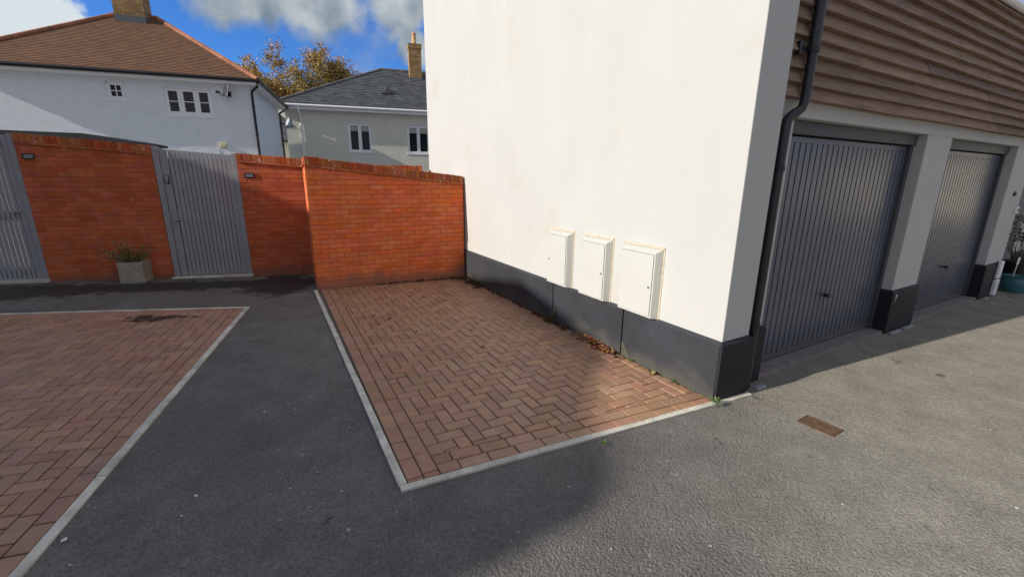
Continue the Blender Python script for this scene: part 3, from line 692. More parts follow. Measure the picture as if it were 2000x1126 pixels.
# ------------------------------------------------------------------ brick walls
def brickwall(name, label, org, bearing, L, ztop, zg=-.12, thick=.215, cop=True, ends=(0, 0), back=True, bm='brick'):
    """ztop(x): top of coping; bricks are real blocks cut to the raked top"""
    t = thing(name, label, 'brick wall', (org[0], org[1], 0), bearing)
    m_ = MB(); H_ = .0745; G = .006
    ct = .145 if cop else 0
    row = 0; z = zg
    mx = max(ztop(0), ztop(L))
    while z < mx:
        off = (row % 2) * .1125 + random.uniform(-.012, .012)
        for side in ((0,) if not back else (0, 1)):
            x = -off
            while x < L:
                x0, x1 = max(x + G / 2, 0), min(x + .225 - G / 2, L)
                x += .225
                if x1 - x0 < .02: continue
                za, zb = min(z + H_ - G, ztop(x0) - ct - .001), min(z + H_ - G, ztop(x1) - ct - .001)
                if za < z + .01 and zb < z + .01: continue
                za, zb = max(za, z + .008), max(zb, z + .008)
                j = random.uniform(-.0016, .0016); dz = random.uniform(-.0012, .0012)
                c = .004
                if side == 0: ys = (j, j + c, thick / 2)
                else: ys = (thick - j, thick - j - c, thick / 2)
                i = len(m_.v)
                for (ins, y) in ((c, ys[0]), (0, ys[1]), (0, ys[2])):
                    m_.v += [(x0 + ins, y, z + ins + dz), (x1 - ins, y, z + ins + dz), (x1 - ins, y, zb - ins * .8 + dz), (x0 + ins, y, za - ins * .8 + dz)]
                fs = [(i, i + 1, i + 2, i + 3)]
                for r in range(2):
                    for k in range(4):
                        kk = (k + 1) % 4; a = i + 4 * r; fs.append((a + k, a + 4 + k, a + 4 + kk, a + kk))
                m_.f += fs; m_.mi += [0] * len(fs)
        z += H_; row += 1
    m_.cur = 1; e = .0045
    m_.hexa([(.003, e, zg), (L - .003, e, zg), (L - .003, thick - e, zg), (.003, thick - e, zg), (.003, e, ztop(0) - ct - .001), (L - .003, e, ztop(L) - ct - .001), (L - .003, thick - e, ztop(L) - ct - .001), (.003, thick - e, ztop(0) - ct - .001)])
    m_.build('masonry', [M[bm], M['mortar']], t)
    if cop:
        c_ = MB(); x = 0
        while x < L - .01:                       # projecting tile course
            x1 = min(x + .215, L); a, b_ = ztop(x) - ct, ztop(x1) - ct
            c_.hexa([(x + .001, -.024, a), (x1 - .001, -.024, b_), (x1 - .001, thick + .024, b_), (x + .001, thick + .024, a), (x + .001, -.024, a + .030), (x1 - .001, -.024, b_ + .030), (x1 - .001, thick + .024, b_ + .030), (x + .001, thick + .024, a + .030)])
            x = x1
        x = 0
        while x < L - .01:
            x1 = min(x + .0745, L); a, b_ = ztop(x) - ct + .033, ztop(x1) - ct + .033; j = random.uniform(-.004, .003); dz = random.uniform(-.0025, .002); tz = random.uniform(-.002, .002)
            h_ = .112
            c_.hexa([(x + .004, -.006 + j, a), (x1 - .003, -.006 + j, b_), (x1 - .003, thick + .006, b_), (x + .004, thick + .006, a), (x + .004, -.006 + j, a + h_ + dz), (x1 - .003, -.006 + j, b_ + h_ + dz + tz), (x1 - .003, thick + .006, b_ + h_ + dz + tz), (x + .004, thick + .006, a + h_ + dz)])
            x = x1
        c_.cur = 1
        a, b_ = ztop(0) - ct + .031, ztop(L) - ct + .031
        c_.hexa([(.002, .002, a), (L - .002, .002, b_), (L - .002, thick - .002, b_), (.002, thick - .002, a), (.002, .002, a + .104), (L - .002, .002, b_ + .104), (L - .002, thick - .002, b_ + .104), (.002, thick - .002, a + .104)])
        co = c_.build('coping', [M['coping'], M['mortar']], t, bevel=.003)
    return t
RB = 63.5
brickwall('brick_wall', 'bright orange brick wall across the end of the empty parking bay', RW, RB, 2.46, lambda x: 2.0 - .108 * x)
# return of that wall back to the gate line
rdir = bdir(RB - 90)
st_ = RW + rdir * .217 + bdir(RB) * .0
brickwall('brick_wall', 'short orange brick return wall running back from the end of the bay wall', st_ + bdir(RB) * .215, RB - 90, .90, lambda x: 2.0, back=True)
GQ = Vector((-7.357, 6.708)); GBE = 74.6
gt_ = lambda s: 2.295 - .077 * s
def gp(s, y=0): 
    d = bdir(GBE); n = Vector((-d.y, d.x)); return GQ + d * s + n * y
brickwall('brick_wall', 'shaded brick wall with concrete planter at its foot, between the two grey gates', gp(0), GBE, 1.70, lambda x: gt_(x), bm='brickdim')
brickwall('brick_wall', 'shaded brick wall section between the grey gate and the end of the bay wall', gp(2.885), GBE, 1.0, lambda x: gt_(x + 2.885), bm='brickdim')
brickwall('brick_wall', 'low orange brick garden wall just showing behind the bay wall', (-3.2, 8.72), 74, 1.42, lambda x: 1.93, cop=True)

# gates
def gate(x0, W_, label, keypad, wide_left, group='grey slatted garden gates'):
    g = gp(x0); t = thing('garden_gate', label, 'gate', (g.x, g.y, 0), GBE, group)
    zt = lambda s: gt_(x0 + s) - .012
    for (a, b_) in ((.0, .085), (W_ - .075, W_)):
        p_ = MB(); a_, c_ = (a + .004, b_) if a == 0 else (a, b_ - .004)
        p_.hexa([(a_, .01, -.04), (c_, .01, -.04), (c_, .10, -.04), (a_, .10, -.04), (a_, .01, zt(a_)), (c_, .01, zt(c_)), (c_, .10, zt(c_)), (a_, .10, zt(a_))])
        p_.build('post', M['gate'], t, bevel=.004)
    sl = MB(); zb = gz(g.x, g.y) + .035; x = .09; e = W_ - .08
    boards = []
    if wide_left: boards.append((x, x + .105)); x += .115
    n = int(round((e - x - .09) / .0605)); pw = (e - x - .09) / n
    gg = .0045 if wide_left else .0072
    for k in range(n): boards.append((x + gg, x + pw - gg)); x += pw
    boards.append((x + .003, e))
    for (a, b_) in boards:
        h1, h2 = zt(a) - .03, zt(b_) - .03; j = random.uniform(-.001, .001)
        sl.hexa([(a, .035 + j, zb), (b_, .035 + j, zb), (b_, .055, zb), (a, .055, zb), (a, .035 + j, h1), (b_, .035 + j, h2), (b_, .055, h2), (a, .055, h1)])
    sl.build('slat_panel', M['gate'], t, bevel=.002)
    for z in (zb + .02, 1.02, zt(W_ / 2) - .28): r_ = MB(); r_.box(.09, e, .057, .085, z, z + .13); r_.build('rail', M['gate'], t)
    hd_ = MB(); hx, hz = (.165, .992) if wide_left else (W_ - .20, 1.15)
    hd_.lathe([(.022, 0), (.024, -.008), (.010, -.012), (.010, -.04)], (hx, .034, hz), 14, 'y'); hd_.tube([(hx, -.002, hz), (hx + .03, -.006, hz + .004), (hx + .075, -.004, hz)], .009, 8)
    hd_.lathe([(.014, 0), (.014, -.01)], (hx + .005, .034, hz - .055), 12, 'y')
    hd_.build('handle', M['steel'], t, smooth=True)
    sill = MB(); sill.box(-.02, W_ + .02, -.05, .16, -.10, gz(g.x, g.y) + .022); sill.build('threshold', M['concrete'], t, bevel=.006)
    if keypad:
        k_ = MB(); k_.box(.118, .172, .012, .0345, 1.575, 1.715); ko = k_.build('keypad', M['black'], t, bevel=.004)
        k_ = MB(); k_.box(.126, .164, .0085, .0118, 1.62, 1.705); k_.lathe([(.013, 0), (.012, -.008)], (.145, .0118, 1.597), 12, 'y'); k_.build('cover', M['steel'], ko)
    return t
gate(1.70, 1.185, 'grey slatted garden gate with small keypad, between two brick walls', True, True)
gate(-1.30, 1.30, 'grey slatted garden gate at the left edge, light showing through its gaps', False, False)
# something for the left gate to hang on
g = gp(-3.3); brickwall('brick_wall', 'brick wall beyond the leftmost garden gate', g, GBE, 1.99, lambda x: 2.48 - .04 * x, back=False)

# brick lights
for (s, z, lab) in ((3.045, 1.715, 'small dark framed brick light in the wall right of the keypad gate'), (.14, 1.965, 'small dark framed brick light in the wall by the leftmost gate')):
    q = gp(s); t = thing('brick_light', lab, 'brick light', (q.x, q.y, z), GBE)
    f = MB(); f.box(-.072, .072, -.016, -.002, .026, .040); f.box(-.072, .072, -.016, -.002, -.040, -.026); f.box(-.072, -.058, -.016, -.002, -.026, .026); f.box(.058, .072, -.016, -.002, -.026, .026); f.build('frame', M['black'], t, bevel=.003)
    f = MB(); f.box(-.057, .057, -.008, -.002, -.0255, .0255)
    for k in range(3): f.box(-.055, .055, -.013, -.0085, -.019 + k * .015, -.012 + k * .015)
    f.build('lens', M['steel'], t)

# ------------------------------------------------------------------ foliage helpers
def leaf(mb, c, size, nrm, rot, curl=.3, lobes=0):
    nrm = Vector(nrm).normalized(); a = nrm.orthogonal().normalized(); b_ = nrm.cross(a)
    a, b_ = a * math.cos(rot) + b_ * math.sin(rot), b_ * math.cos(rot) - a * math.sin(rot); c = Vector(c)
    if lobes:
        pts = []
        for k in range(10):
            t = 2 * math.pi * k / 10; r = size * (.5 if k % 2 else .26) * (1.15 if k in (0, 1, 9) else 1)
            pts.append(c + a * r * math.cos(t) * 1.2 + b_ * r * math.sin(t) + nrm * size * curl * (math.cos(2 * t + rot) * .3 + (r / size) * .5))
        i = len(mb.v); mb.v += [tuple(p) for p in pts] + [tuple(c)]
        for k in range(10): mb.f.append((i + 10, i + k, i + (k + 1) % 10)); mb.mi.append(mb.cur)
    else:
        p = [c - a * size * .5, c + b_ * size * .24 + nrm * size * curl * .4, c + a * size * .55, c - b_ * size * .24 + nrm * size * curl * .4]
        i = len(mb.v); mb.v += [tuple(q) for q in p]; mb.f += [(i, i + 2, i + 1), (i, i + 3, i + 2)]; mb.mi += [mb.cur] * 2
def rnd_dir():
    while True:
        v = Vector((random.uniform(-1, 1), random.uniform(-1, 1), random.uniform(-1, 1)))
        if .05 < v.length < 1: return v.normalized()

def tree(name, label, x, y, h, spread, seed, mats, weights, tips_leaf=24, trunk_h=.3, lsize=.22, group=None, dens=1.):
    random.seed(seed)
    t = thing(name, label, 'tree', (x, y, gz(x, y)), 90, group)
    tr = MB(); cr = MB(); tips = []
    def grow(p, d, L, r, lev):
        n = 3; pts = [p]; rs = [r]; q = Vector(p); dd = Vector(d)
        for k in range(n):
            dd = (dd + rnd_dir() * .22 + Vector((0, 0, .05))).normalized(); q = q + dd * (L / n); pts.append(q.copy()); rs.append(r * (1 - .4 * (k + 1) / n))
        tr.tube(pts, rs, 7 if lev < 2 else 4, cap=False)
        if lev >= 3: tips.append(q.copy()); tips.append(pts[2].copy())
        if lev < 5:
            nb = 3 if lev < 4 else 2
            for k in range(nb):
                ax = rnd_dir(); nd = (dd * .75 + ax * .72); nd.z = nd.z * .85 + .05; nd.normalize()
                grow(q, nd, L * random.uniform(.62, .82), rs[-1] * .72, lev + 1)
    r0 = h * .028
    tr.tube([(0, 0, -.3), (0, 0, h * .1), (.1, .05, h * trunk_h)], [r0 * 1.4, r0, r0 * .85], 10, cap=False)
    for k in range(6):
        a = 2 * math.pi * k / 6 + random.uniform(-.3, .3); el = random.uniform(.5, 1.25)
        grow(Vector((.1, .05, h * trunk_h * random.uniform(.85, 1))), Vector((math.cos(a) * math.cos(el), math.sin(a) * math.cos(el), math.sin(el))), h * .235, r0 * .55, 1)
    # rescale to crown size
    zs = max(v_[2] for v_ in tr.v); xsn = max(max(abs(v_[0]), abs(v_[1])) for v_ in tr.v)
    fz, fx = h / zs, spread / xsn
    def scl(v_):
        k = min(1, max(0, v_[2] / (h * trunk_h * .8))); f = 1 + (fx - 1) * k; return (v_[0] * f, v_[1] * f, v_[2] * fz)
    tr.v = [scl(v_) for v_ in tr.v]; tips = [Vector(scl(q)) for q in tips]
    tr.build('trunk', M['bark'], t, smooth=True)
    for q in tips:
        cl_n = mnoise.noise(q * .45 + Vector((seed, 0, 0)))
        if cl_n < -.16: nl = int(tips_leaf * .10 * dens)
        else: nl = int(tips_leaf * random.uniform(.5, 1.3) * dens * (.6 + max(0, cl_n)))
        wsel = mnoise.noise(q * .3 + Vector((0, seed, 3)))
        for k in range(nl):
            r = rnd_dir() * random.uniform(.05, .62) * (h / 12); r.z *= .65
            u_ = random.random() + wsel * .8
            cr.cur = 0 if u_ < weights[0] else (1 if u_ < weights[1] else 2)
            leaf(cr, q + r, lsize * random.uniform(.6, 1.3), rnd_dir(), random.uniform(0, 6.3), .4)
    cr.build('crown', mats, t)
    return t

# ------------------------------------------------------------------ planter with shrub (left)
random.seed(21)
q = gp(1.275, -.10); q0 = gp(1.245, -.145)
pl = thing('planter', 'square rough concrete planter standing against the shaded brick wall', 'planter', (q0.x, q0.y, gz(*q0)), GBE - 2)
v = MB(); hw, hh = .165, .335
def frus(mb, w0, w1, z0, z1): mb.hexa([(-w0, -w0, z0), (w0, -w0, z0), (w0, w0, z0), (-w0, w0, z0), (-w1, -w1, z1), (w1, -w1, z1), (w1, w1, z1), (-w1, w1, z1)])
tk = .03
for (x0, x1, y0, y1) in ((-hw, hw, -hw, -hw + tk), (-hw, hw, hw - tk, hw), (-hw, -hw + tk, -hw + tk, hw - tk), (hw - tk, hw, -hw + tk, hw - tk)):
    v.box(x0, x1, y0, y1, 0, hh)
v.build('pot', M['stone'], pl, bevel=.007)
v = MB(); v.box(-hw + tk, hw - tk, -hw + tk, hw - tk, .02, hh - .045); v.build('soil', M['soil'], pl)
sh = thing('shrub', 'small straggly shrub with yellowing leaves growing in the concrete planter', 'shrub', (q0.x, q0.y, gz(*q0) + hh - .045), GBE - 2)
v = MB(); lf = MB()
for k in range(48):
    ax = random.uniform(-1.5, .95); d = Vector((ax, random.uniform(-.5, .45), random.uniform(.55, 1.1))).normalized(); L = random.uniform(.18, .46)
    p0 = Vector((random.uniform(-.06, .06), random.uniform(-.05, .05), 0)); p1 = p0 + d * L * .5 + rnd_dir() * .02; p2 = p0 + d * L + Vector((ax * .06, 0, -.02))
    v.tube([p0, p1, p2], [.004, .003, .0015], 5, cap=False)
    for j in range(14):
        f = random.uniform(.35, 1.02); q = p0.lerp(p2, f) + rnd_dir() * .03
        lf.cur = 2 if ax < -.5 and random.random() < .5 else (1 if random.random() < .28 else 0)
        leaf(lf, q, random.uniform(.02, .042), rnd_dir() + Vector((0, 0, .6)), random.uniform(0, 6), .3)
v.build('stem', M['stem'], sh); lf.build('foliage', [M['leafgreen'], M['leafyellow'], M['leafrust']], sh)

# ------------------------------------------------------------------ far right pots
q = along(7.78, -.02); tp = thing('plant_pot', 'round teal glazed plant pot at the right edge beyond the garages', 'pot', (q[0], q[1], gz(q[0], q[1])))
v = MB(); v.lathe([(.13, 0), (.165, .08), (.185, .17), (.175, .235), (.19, .255), (.19, .275), (.165, .275), (.16, .23), (.0, .228)], (0, 0, 0), 32); v.build('pot', M['teal'], tp, smooth=True)
v = MB(); v.lathe([(.158, 0), (.0, .012)], (0, 0, .231), 20); v.build('soil', M['soil'], tp)
q = along(8.18, .10); bp_ = thing('plant_pot', 'tall black plant pot behind the round teal pot', 'pot', (q[0], q[1], gz(q[0], q[1])))
v = MB(); v.lathe([(.13, 0), (.17, .42), (.185, .43), (.185, .47), (.165, .47), (.16, .42), (0, .42)], (0, 0, 0), 28); v.build('pot', M['black'], bp_, smooth=True)
v = MB(); v.lathe([(.155, 0), (.0, .01)], (0, 0, .425), 20); v.build('soil', M['soil'], bp_)
q = along(8.65, .0); tp2 = thing('plant_pot', 'second teal pot half hidden at the right edge behind the black pot', 'pot', (q[0], q[1], gz(q[0], q[1])))
v = MB(); v.lathe([(.12, 0), (.16, .2), (.19, .36), (.2, .38), (.2, .40), (.17, .40), (.165, .36), (0, .36)], (0, 0, 0), 28); v.build('pot', M['teal'], tp2, smooth=True)
random.seed(5)
q = along(8.10, .08); ps = thing('shrub', 'dark reddish bushy shrub growing in the tall black pot', 'shrub', (q[0], q[1], gz(q[0], q[1]) + .42))
v = MB(); lf = MB()
for k in range(16):
    d = Vector((random.uniform(-.6, .6), random.uniform(-.6, .6), 1)).normalized(); L = random.uniform(.35, .6)
    p0 = Vector((0, 0, 0)); p1 = p0 + d * L * .5 + rnd_dir() * .03; p2 = p0 + d * L + rnd_dir() * .05
    v.tube([p0, p1, p2], [.01, .006, .003], 5, cap=False)
for k in range(1500):
    r = rnd_dir() * random.uniform(.3, 1) ** .5; q = Vector((r.x * .33, r.y * .33, .62 + r.z * .26))
    lf.cur = 0 if random.random() < .7 else 1
    if mnoise.noise(q * 6) > -.12: leaf(lf, q, random.uniform(.025, .05), rnd_dir(), random.uniform(0, 6), .3)
v.build('stem', M['stem'], ps); lf.build('foliage', [M['leafred'], M['leafgreen']], ps)
q = along(7.86, .04); v = MB(); v.box(-.03, .03, -.003, .003, .0, .12); v.box(-.007, .007, -.003, .003, -.22, .0)
o = v.build('plant_label', M['white']); o.location = (q[0], q[1], gz(q[0], q[1]) + .45); o.rotation_euler = (0, .1, R(20)); tag(o, 'small white plant label standing in the teal pot', 'plant label')

# ------------------------------------------------------------------ drain cover
dc = thing('drain_cover', 'rusty rectangular iron drain cover set in the sunlit asphalt', 'drain cover', (2.345, 2.935, gz(2.345, 2.935) + .004), 148.5)
v = MB(); v.box(-.125, .125, -.085, -.074, -.02, .0045); v.box(-.125, .125, .074, .085, -.02, .0045); v.box(-.125, -.114, -.074, .074, -.02, .0045); v.box(.114, .125, -.074, .074, -.02, .0045); v.build('frame', M['rust'], dc, bevel=.002)
v = MB(); v.box(-.112, .112, -.072, .072, -.02, .0015)
for i in range(-4, 5):
    for j in range(-2, 3): v.box(i * .024 - .007, i * .024 + .007, j * .026 - .004, j * .026 + .004, .0016, .0035)
v.build('lid', M['rust'], dc, bevel=.001)

# ------------------------------------------------------------------ leaf litter and weeds
random.seed(11)
lf = MB()
def wallpt(b, off): q = along(-off, b); return q
def drop(q, s, h, mi):
    lf.cur = mi; leaf(lf, (q[0], q[1], gz(q[0], q[1]) + .016 + h), s, Vector((random.uniform(-.5, .5), random.uniform(-.5, .5), 1)), random.uniform(0, 6.3), random.uniform(.2, .9), 1)
def litter(n, b0, b1, w, smin, smax, pd=.5, hz=.03):
    for k in range(n):
        b_ = random.uniform(b0, b1); o_ = abs(random.gauss(0, w)) + .012; q = wallpt(b_, o_)
        drop(q, random.uniform(smin, smax), random.uniform(0, hz) * math.exp(-o_ / w), 1 if random.random() < pd else 0)
litter(170, 1.15, 1.68, .05, .035, .08, .22, .04)
litter(40, 1.45, 1.85, .03, .025, .05, .5)
litter(110, 2.0, 2.75, .035, .022, .05, .7, .04)
litter(90, 2.7, 4.3, .02, .02, .04, .8)
litter(230, 4.3, 5.02, .075, .02, .05, .85, .05)
for k in range(170):                                         # along the red wall foot
    u_ = random.random() ** 1.6 * 1.5; n = abs(random.gauss(0, .03)) + .012
    p_ = RW + bdir(RB) * (2.42 - u_) - Vector((-bdir(RB).y, bdir(RB).x)) * n
    drop(p_, random.uniform(.02, .045), random.uniform(0, .03), 1 if random.random() < .85 else 0)
litter(30, .05, 1.1, .012, .012, .025, .7)
o = lf.build('leaf_litter', [M['leafbrown'], M['leafdark']]); tag(o, 'drift of dry autumn leaves lying along the foot of the black plinth', 'leaf litter', kind='stuff')

def one_leaf(x, y, s, mtl, label, h=.0, grp='loose fallen leaves on the paving'):
    b_ = MB(); leaf(b_, (0, 0, s * .1), s, Vector((random.uniform(-.3, .3), random.uniform(-.3, .3), 1)), random.uniform(0, 6.3), random.uniform(.4, .9), 1)
    o = b_.build('fallen_leaf', mtl); o.location = (x, y, gz(x, y) + .017 + h); tag(o, label, 'leaf', grp)
q = along(-.07, .63); one_leaf(q[0], q[1], .07, M['leafyellow'], 'single pale tan leaf lying by the black plinth near the building corner', .01)
q = along(-.10, 1.07); one_leaf(q[0], q[1], .05, M['leafdark'], 'dark curled leaf beside the black joint in the plinth', .005)
for k in range(16):
    a_ = random.uniform(-2.2, -.25); b_ = random.uniform(1.2, 4.7) if k > 5 else random.uniform(2.8, 4.9); q = along(a_, b_)
    one_leaf(q[0], q[1], random.uniform(.03, .055), M['leafdark'] if k % 3 else M['leafbrown'], ('small dark dead leaf lying loose out on the red block paving' if k % 3 else 'small light brown dry leaf lying loose out on the red block paving'), .002)
random.seed(3)
def weed(x, y, n, size, label, h=.05):
    t = MB()
    for k in range(n):
        r = random.uniform(0, size); a_ = random.uniform(0, 6.3)
        leaf(t, (r * math.cos(a_), r * math.sin(a_), .012 + random.uniform(0, h)), random.uniform(.012, .028), Vector((random.uniform(-.6, .6), random.uniform(-.6, .6), 1)), random.uniform(0, 6), .4)
    o = t.build('weed', M['leafgreen']); o.location = (x, y, gz(x, y) + .01); tag(o, label, 'weed', 'small weeds along the plinth')
q = along(-.035, -.03); weed(q[0], q[1], 90, .055, 'bright green weed at the foot of the building corner')
q = along(-.03, .93); weed(q[0], q[1], 30, .03, 'small green weed sprouting beside the dry stalk on the plinth', .02)
q = along(-.03, .40); weed(q[0], q[1], 16, .018, 'tiny weed in the joint midway between plinth gap and corner', .03)
q = along(-1.23, -.03); weed(q[0], q[1], 26, .03, 'flat green weed growing in the kerb joint of the bay', .006)
q = along(-.04, 2.30); t = thing('weed', 'tall dried weed standing in the shaded joint of the plinth', 'weed', (q[0], q[1], gz(q[0], q[1])), 90, 'small weeds along the plinth')
v = MB(); lf = MB()
for k in range(7):
    d = Vector((random.uniform(-.25, .25), random.uniform(-.25, .25), 1)); L = random.uniform(.12, .25); v.tube([(0, 0, 0), d * L * .6, d * L], [.003, .002, .001], 4, cap=False)
    for j in range(9): lf.cur = 0 if random.random() < .6 else 1; leaf(lf, d * L * random.uniform(.1, 1) + rnd_dir() * .02, random.uniform(.015, .03), rnd_dir(), 1, .3)
v.build('stem', M['stem'], t); lf.build('foliage', [M['leafgreen'], M['leafyellow']], t)
q = along(-.045, .96); t = MB(); t.tube([(0, 0, 0), (-.02, .02, .08), (-.055, .05, .19)], [.003, .0025, .002], 5); t.tube([(-.045, .04, .15), (-.07, .05, .155)], .0015, 4); t.tube([(-.05, .045, .17), (-.055, .08, .19)], .0015, 4)
o = t.build('dry_stalk', M['leafyellow']); o.location = (q[0], q[1], gz(q[0], q[1])); tag(o, 'thin dry stalk leaning on the black plinth beside its joint', 'stalk')

# moss and grit in joints next to the wall: stuff
random.seed(9); ms = MB()
for k in range(260):
    b_ = random.uniform(0.02, 1.2) if k < 170 else random.uniform(1.2, 4.9); o_ = abs(random.gauss(0, .008)) + .006; q = wallpt(b_, o_)
    leaf(ms, (q[0], q[1], gz(q[0], q[1]) + .014 + random.uniform(0, .008)), random.uniform(.008, .018), Vector((random.uniform(-1, 1), random.uniform(-1, 1), 1)), random.uniform(0, 6), .4)
for k in range(70):
    t_ = random.uniform(1.1, 1.75); p_ = K0 + d0 * t_ + n0 * (.052 + random.uniform(-.004, .006)); leaf(ms, (p_.x, p_.y, gz(*p_) + .013), random.uniform(.008, .015), Vector((random.uniform(-.4, .4), random.uniform(-.4, .4), 1)), random.uniform(0, 6), .4)
o = ms.build('moss', M['leafgreen']); tag(o, 'thin line of moss and seedlings in the joint at the foot of the plinth', 'moss', kind='stuff')
# white droppings and chips on asphalt
def chipthing(x, y, s):
    b_ = MB(); n = 7; pts = [(s * .6 * random.uniform(.6, 1) * math.cos(2 * math.pi * k / n) * 1.4, s * .6 * random.uniform(.5, 1) * math.sin(2 * math.pi * k / n)) for k in range(n)]
    b_.prism(pts, 0, .004); o = b_.build('pale_chip', M['chalk']); o.location = (x, y, gz(x, y) + (.002 if x > -1.9 else .014)); o.rotation_euler = (0, 0, random.uniform(0, 3)); tag(o, 'tiny pale chip lying on the ' + ('sunlit asphalt in front of the garages' if x > 1.5 else 'shaded asphalt' if x > -1.9 else 'edge of the left block paving'), 'chip', 'tiny pale chips scattered on the ground')
for (x, y, s) in ((-1.87, 2.95, .012), (-1.66, 3.0, .010), (-1.75, 2.05, .018), (-1.72, 1.9, .009), (-.95, 3.35, .011), (.5, 1.75, .008), (1.1, 1.55, .008), (1.9, 2.1, .01), (2.9, 2.1, .012), (3.6, 2.9, .013), (4.6, 3.2, .014), (3.9, 2.2, .01), (-1.32, 4.1, .009), (-2.15, 1.72, .02)): chipthing(x, y, s)

# ------------------------------------------------------------------ houses behind
def window(parent, x0, x1, z0, z1, y=0, lights=3, bars=1, arch=False, blind=None, fw_=.055, sill=True, vent=False):
    f = MB()
    yo, yi = y - .012, y + .05; t = fw_
    w_ = x1 - x0
    f.box(x0, x1, yo, yi, z0, z0 + t); f.box(x0, x0 + t, yo, yi, z0 + t, z1); f.box(x1 - t, x1, yo, yi, z0 + t, z1)
    def topz(x): 
        if not arch: return z1
        u_ = (x - x0) / w_ * 2 - 1; return z1 + .075 * (1 - u_ * u_)
    n = 10
    for k in range(n):
        a, b_ = x0 + w_ * k / n, x0 + w_ * (k + 1) / n
        f.hexa([(a, yo, z1 - t if not arch else z1 - .03), (b_, yo, z1 - t if not arch else z1 - .03), (b_, yi, z1 - t if not arch else z1 - .03), (a, yi, z1 - t if not arch else z1 - .03), (a, yo, topz(a) + .001), (b_, yo, topz(b_) + .001), (b_, yi, topz(b_) + .001), (a, yi, topz(a) + .001)])
    lw = w_ / lights
    zt = z1 - (.03 if arch else t)
    for k in range(1, lights): f.box(x0 + lw * k - .03, x0 + lw * k + .03, yo + .002, yi, z0 + t, zt)
    for k in range(lights):                           # casement sashes
        a, b_ = x0 + lw * k + (.03 if k else t), x0 + lw * (k + 1) - (.03 if k < lights - 1 else t)
        s_ = .05
        f.box(a, b_, yo - .008, yi - .01, z0 + t, z0 + t + s_); f.box(a, b_, yo - .008, yi - .01, zt - s_, zt); f.box(a, a + s_, yo - .008, yi - .01, z0 + t + s_, zt - s_); f.box(b_ - s_, b_, yo - .008, yi - .01, z0 + t + s_, zt - s_)
        for j in range(bars):
            zz = z0 + t + (zt - z0 - t) * (j + 1) / (bars + 1); f.box(a + s_, b_ - s_, yo + .004, yi - .012, zz - .012, zz + .012)
        if bars and lights == 1: f.box((a + b_) / 2 - .012, (a + b_) / 2 + .012, yo + .0045, yi - .0125, z0 + t + s_, zt - s_)
    fo = f.build('window', M['white'], parent)
    g_ = MB(); g_.box(x0 + t, x1 - t, y + .018, y + .028, z0 + t, zt); g_.build('pane', M['glass'], fo)
    if blind == 'roller':
        for k in range(lights):
            b2 = MB(); a, b_ = x0 + lw * k + .09, x0 + lw * (k + 1) - .09; b2.box(a, b_, y + .010, y + .0165, zt - .05 - (zt - z0) * .20, zt - .05); b2.build('blind', M['blind'], fo)
    if blind == 'slats':
        b2 = MB(); z = z0 + t + .05
        while z < zt - .06: b2.box(x0 + .09, x1 - .09, y + .010, y + .017, z, z + .018); z += .042
        b2.build('blind', M['slatblind'], fo)
    if sill:
        s_ = MB(); s_.box(x0 - .06, x1 + .06, y - .075, y + .03, z0 - .05, z0 - .001); s_.build('sill', M['white'], fo)
    if vent:
        s_ = MB(); s_.box((x0 + x1) / 2 - .12, (x0 + x1) / 2 + .12, yo - .012, yo - .001, zt + .002, zt + .028); s_.build('trickle_vent', M['white'], fo)
    return fo
def wallbox(mb, x0, x1, y0, y1, z0, z1, holes=()):
    """four walls with UV in metres; the front (y0) has rectangular holes"""
    def face(ax0, ax1, f, uo=0):
        mb.quad(f(ax0, z0), f(ax1, z0), f(ax1, z1), f(ax0, z1), uv=[(ax0, z0), (ax1, z0), (ax1, z1), (ax0, z1)])
    xs = sorted({x0, x1, *[h[0] for h in holes], *[h[1] for h in holes]}); zs = sorted({z0, z1, *[h[2] for h in holes], *[h[3] for h in holes]})
    for i in range(len(xs) - 1):
        for j in range(len(zs) - 1):
            cx, cz = (xs[i] + xs[i + 1]) / 2, (zs[j] + zs[j + 1]) / 2
            if any(h[0] < cx < h[1] and h[2] < cz < h[3] for h in holes): continue
            a, b_, c, d = xs[i], xs[i + 1], zs[j], zs[j + 1]
            mb.quad((a, y0, c), (b_, y0, c), (b_, y0, d), (a, y0, d), uv=[(a, c), (b_, c), (b_, d), (a, d)])
    for h in holes:                                  # reveals
        a, b_, c, d = h; dp_ = .12
        for q in (((a, c), (a, d)), ((a, d), (b_, d)), ((b_, d), (b_, c)), ((b_, c), (a, c))):
            (p, r), (s_, t_) = q; mb.quad((p, y0, r), (s_, y0, t_), (s_, y0 + dp_, t_), (p, y0 + dp_, r), uv=[(0, 0)] * 4)
    mb.quad((x1, y0, z0), (x1, y1, z0), (x1, y1, z1), (x1, y0, z1), uv=[(y0, z0), (y1, z0), (y1, z1), (y0, z1)])
    mb.quad((x0, y1, z0), (x0, y0, z0), (x0, y0, z1), (x0, y1, z1), uv=[(y1, z0), (y0, z0), (y0, z1), (y1, z1)])
    mb.quad((x1, y1, z0), (x0, y1, z0), (x0, y1, z1), (x1, y1, z1), uv=[(x1, z0), (x0, z0), (x0, z1), (x1, z1)])
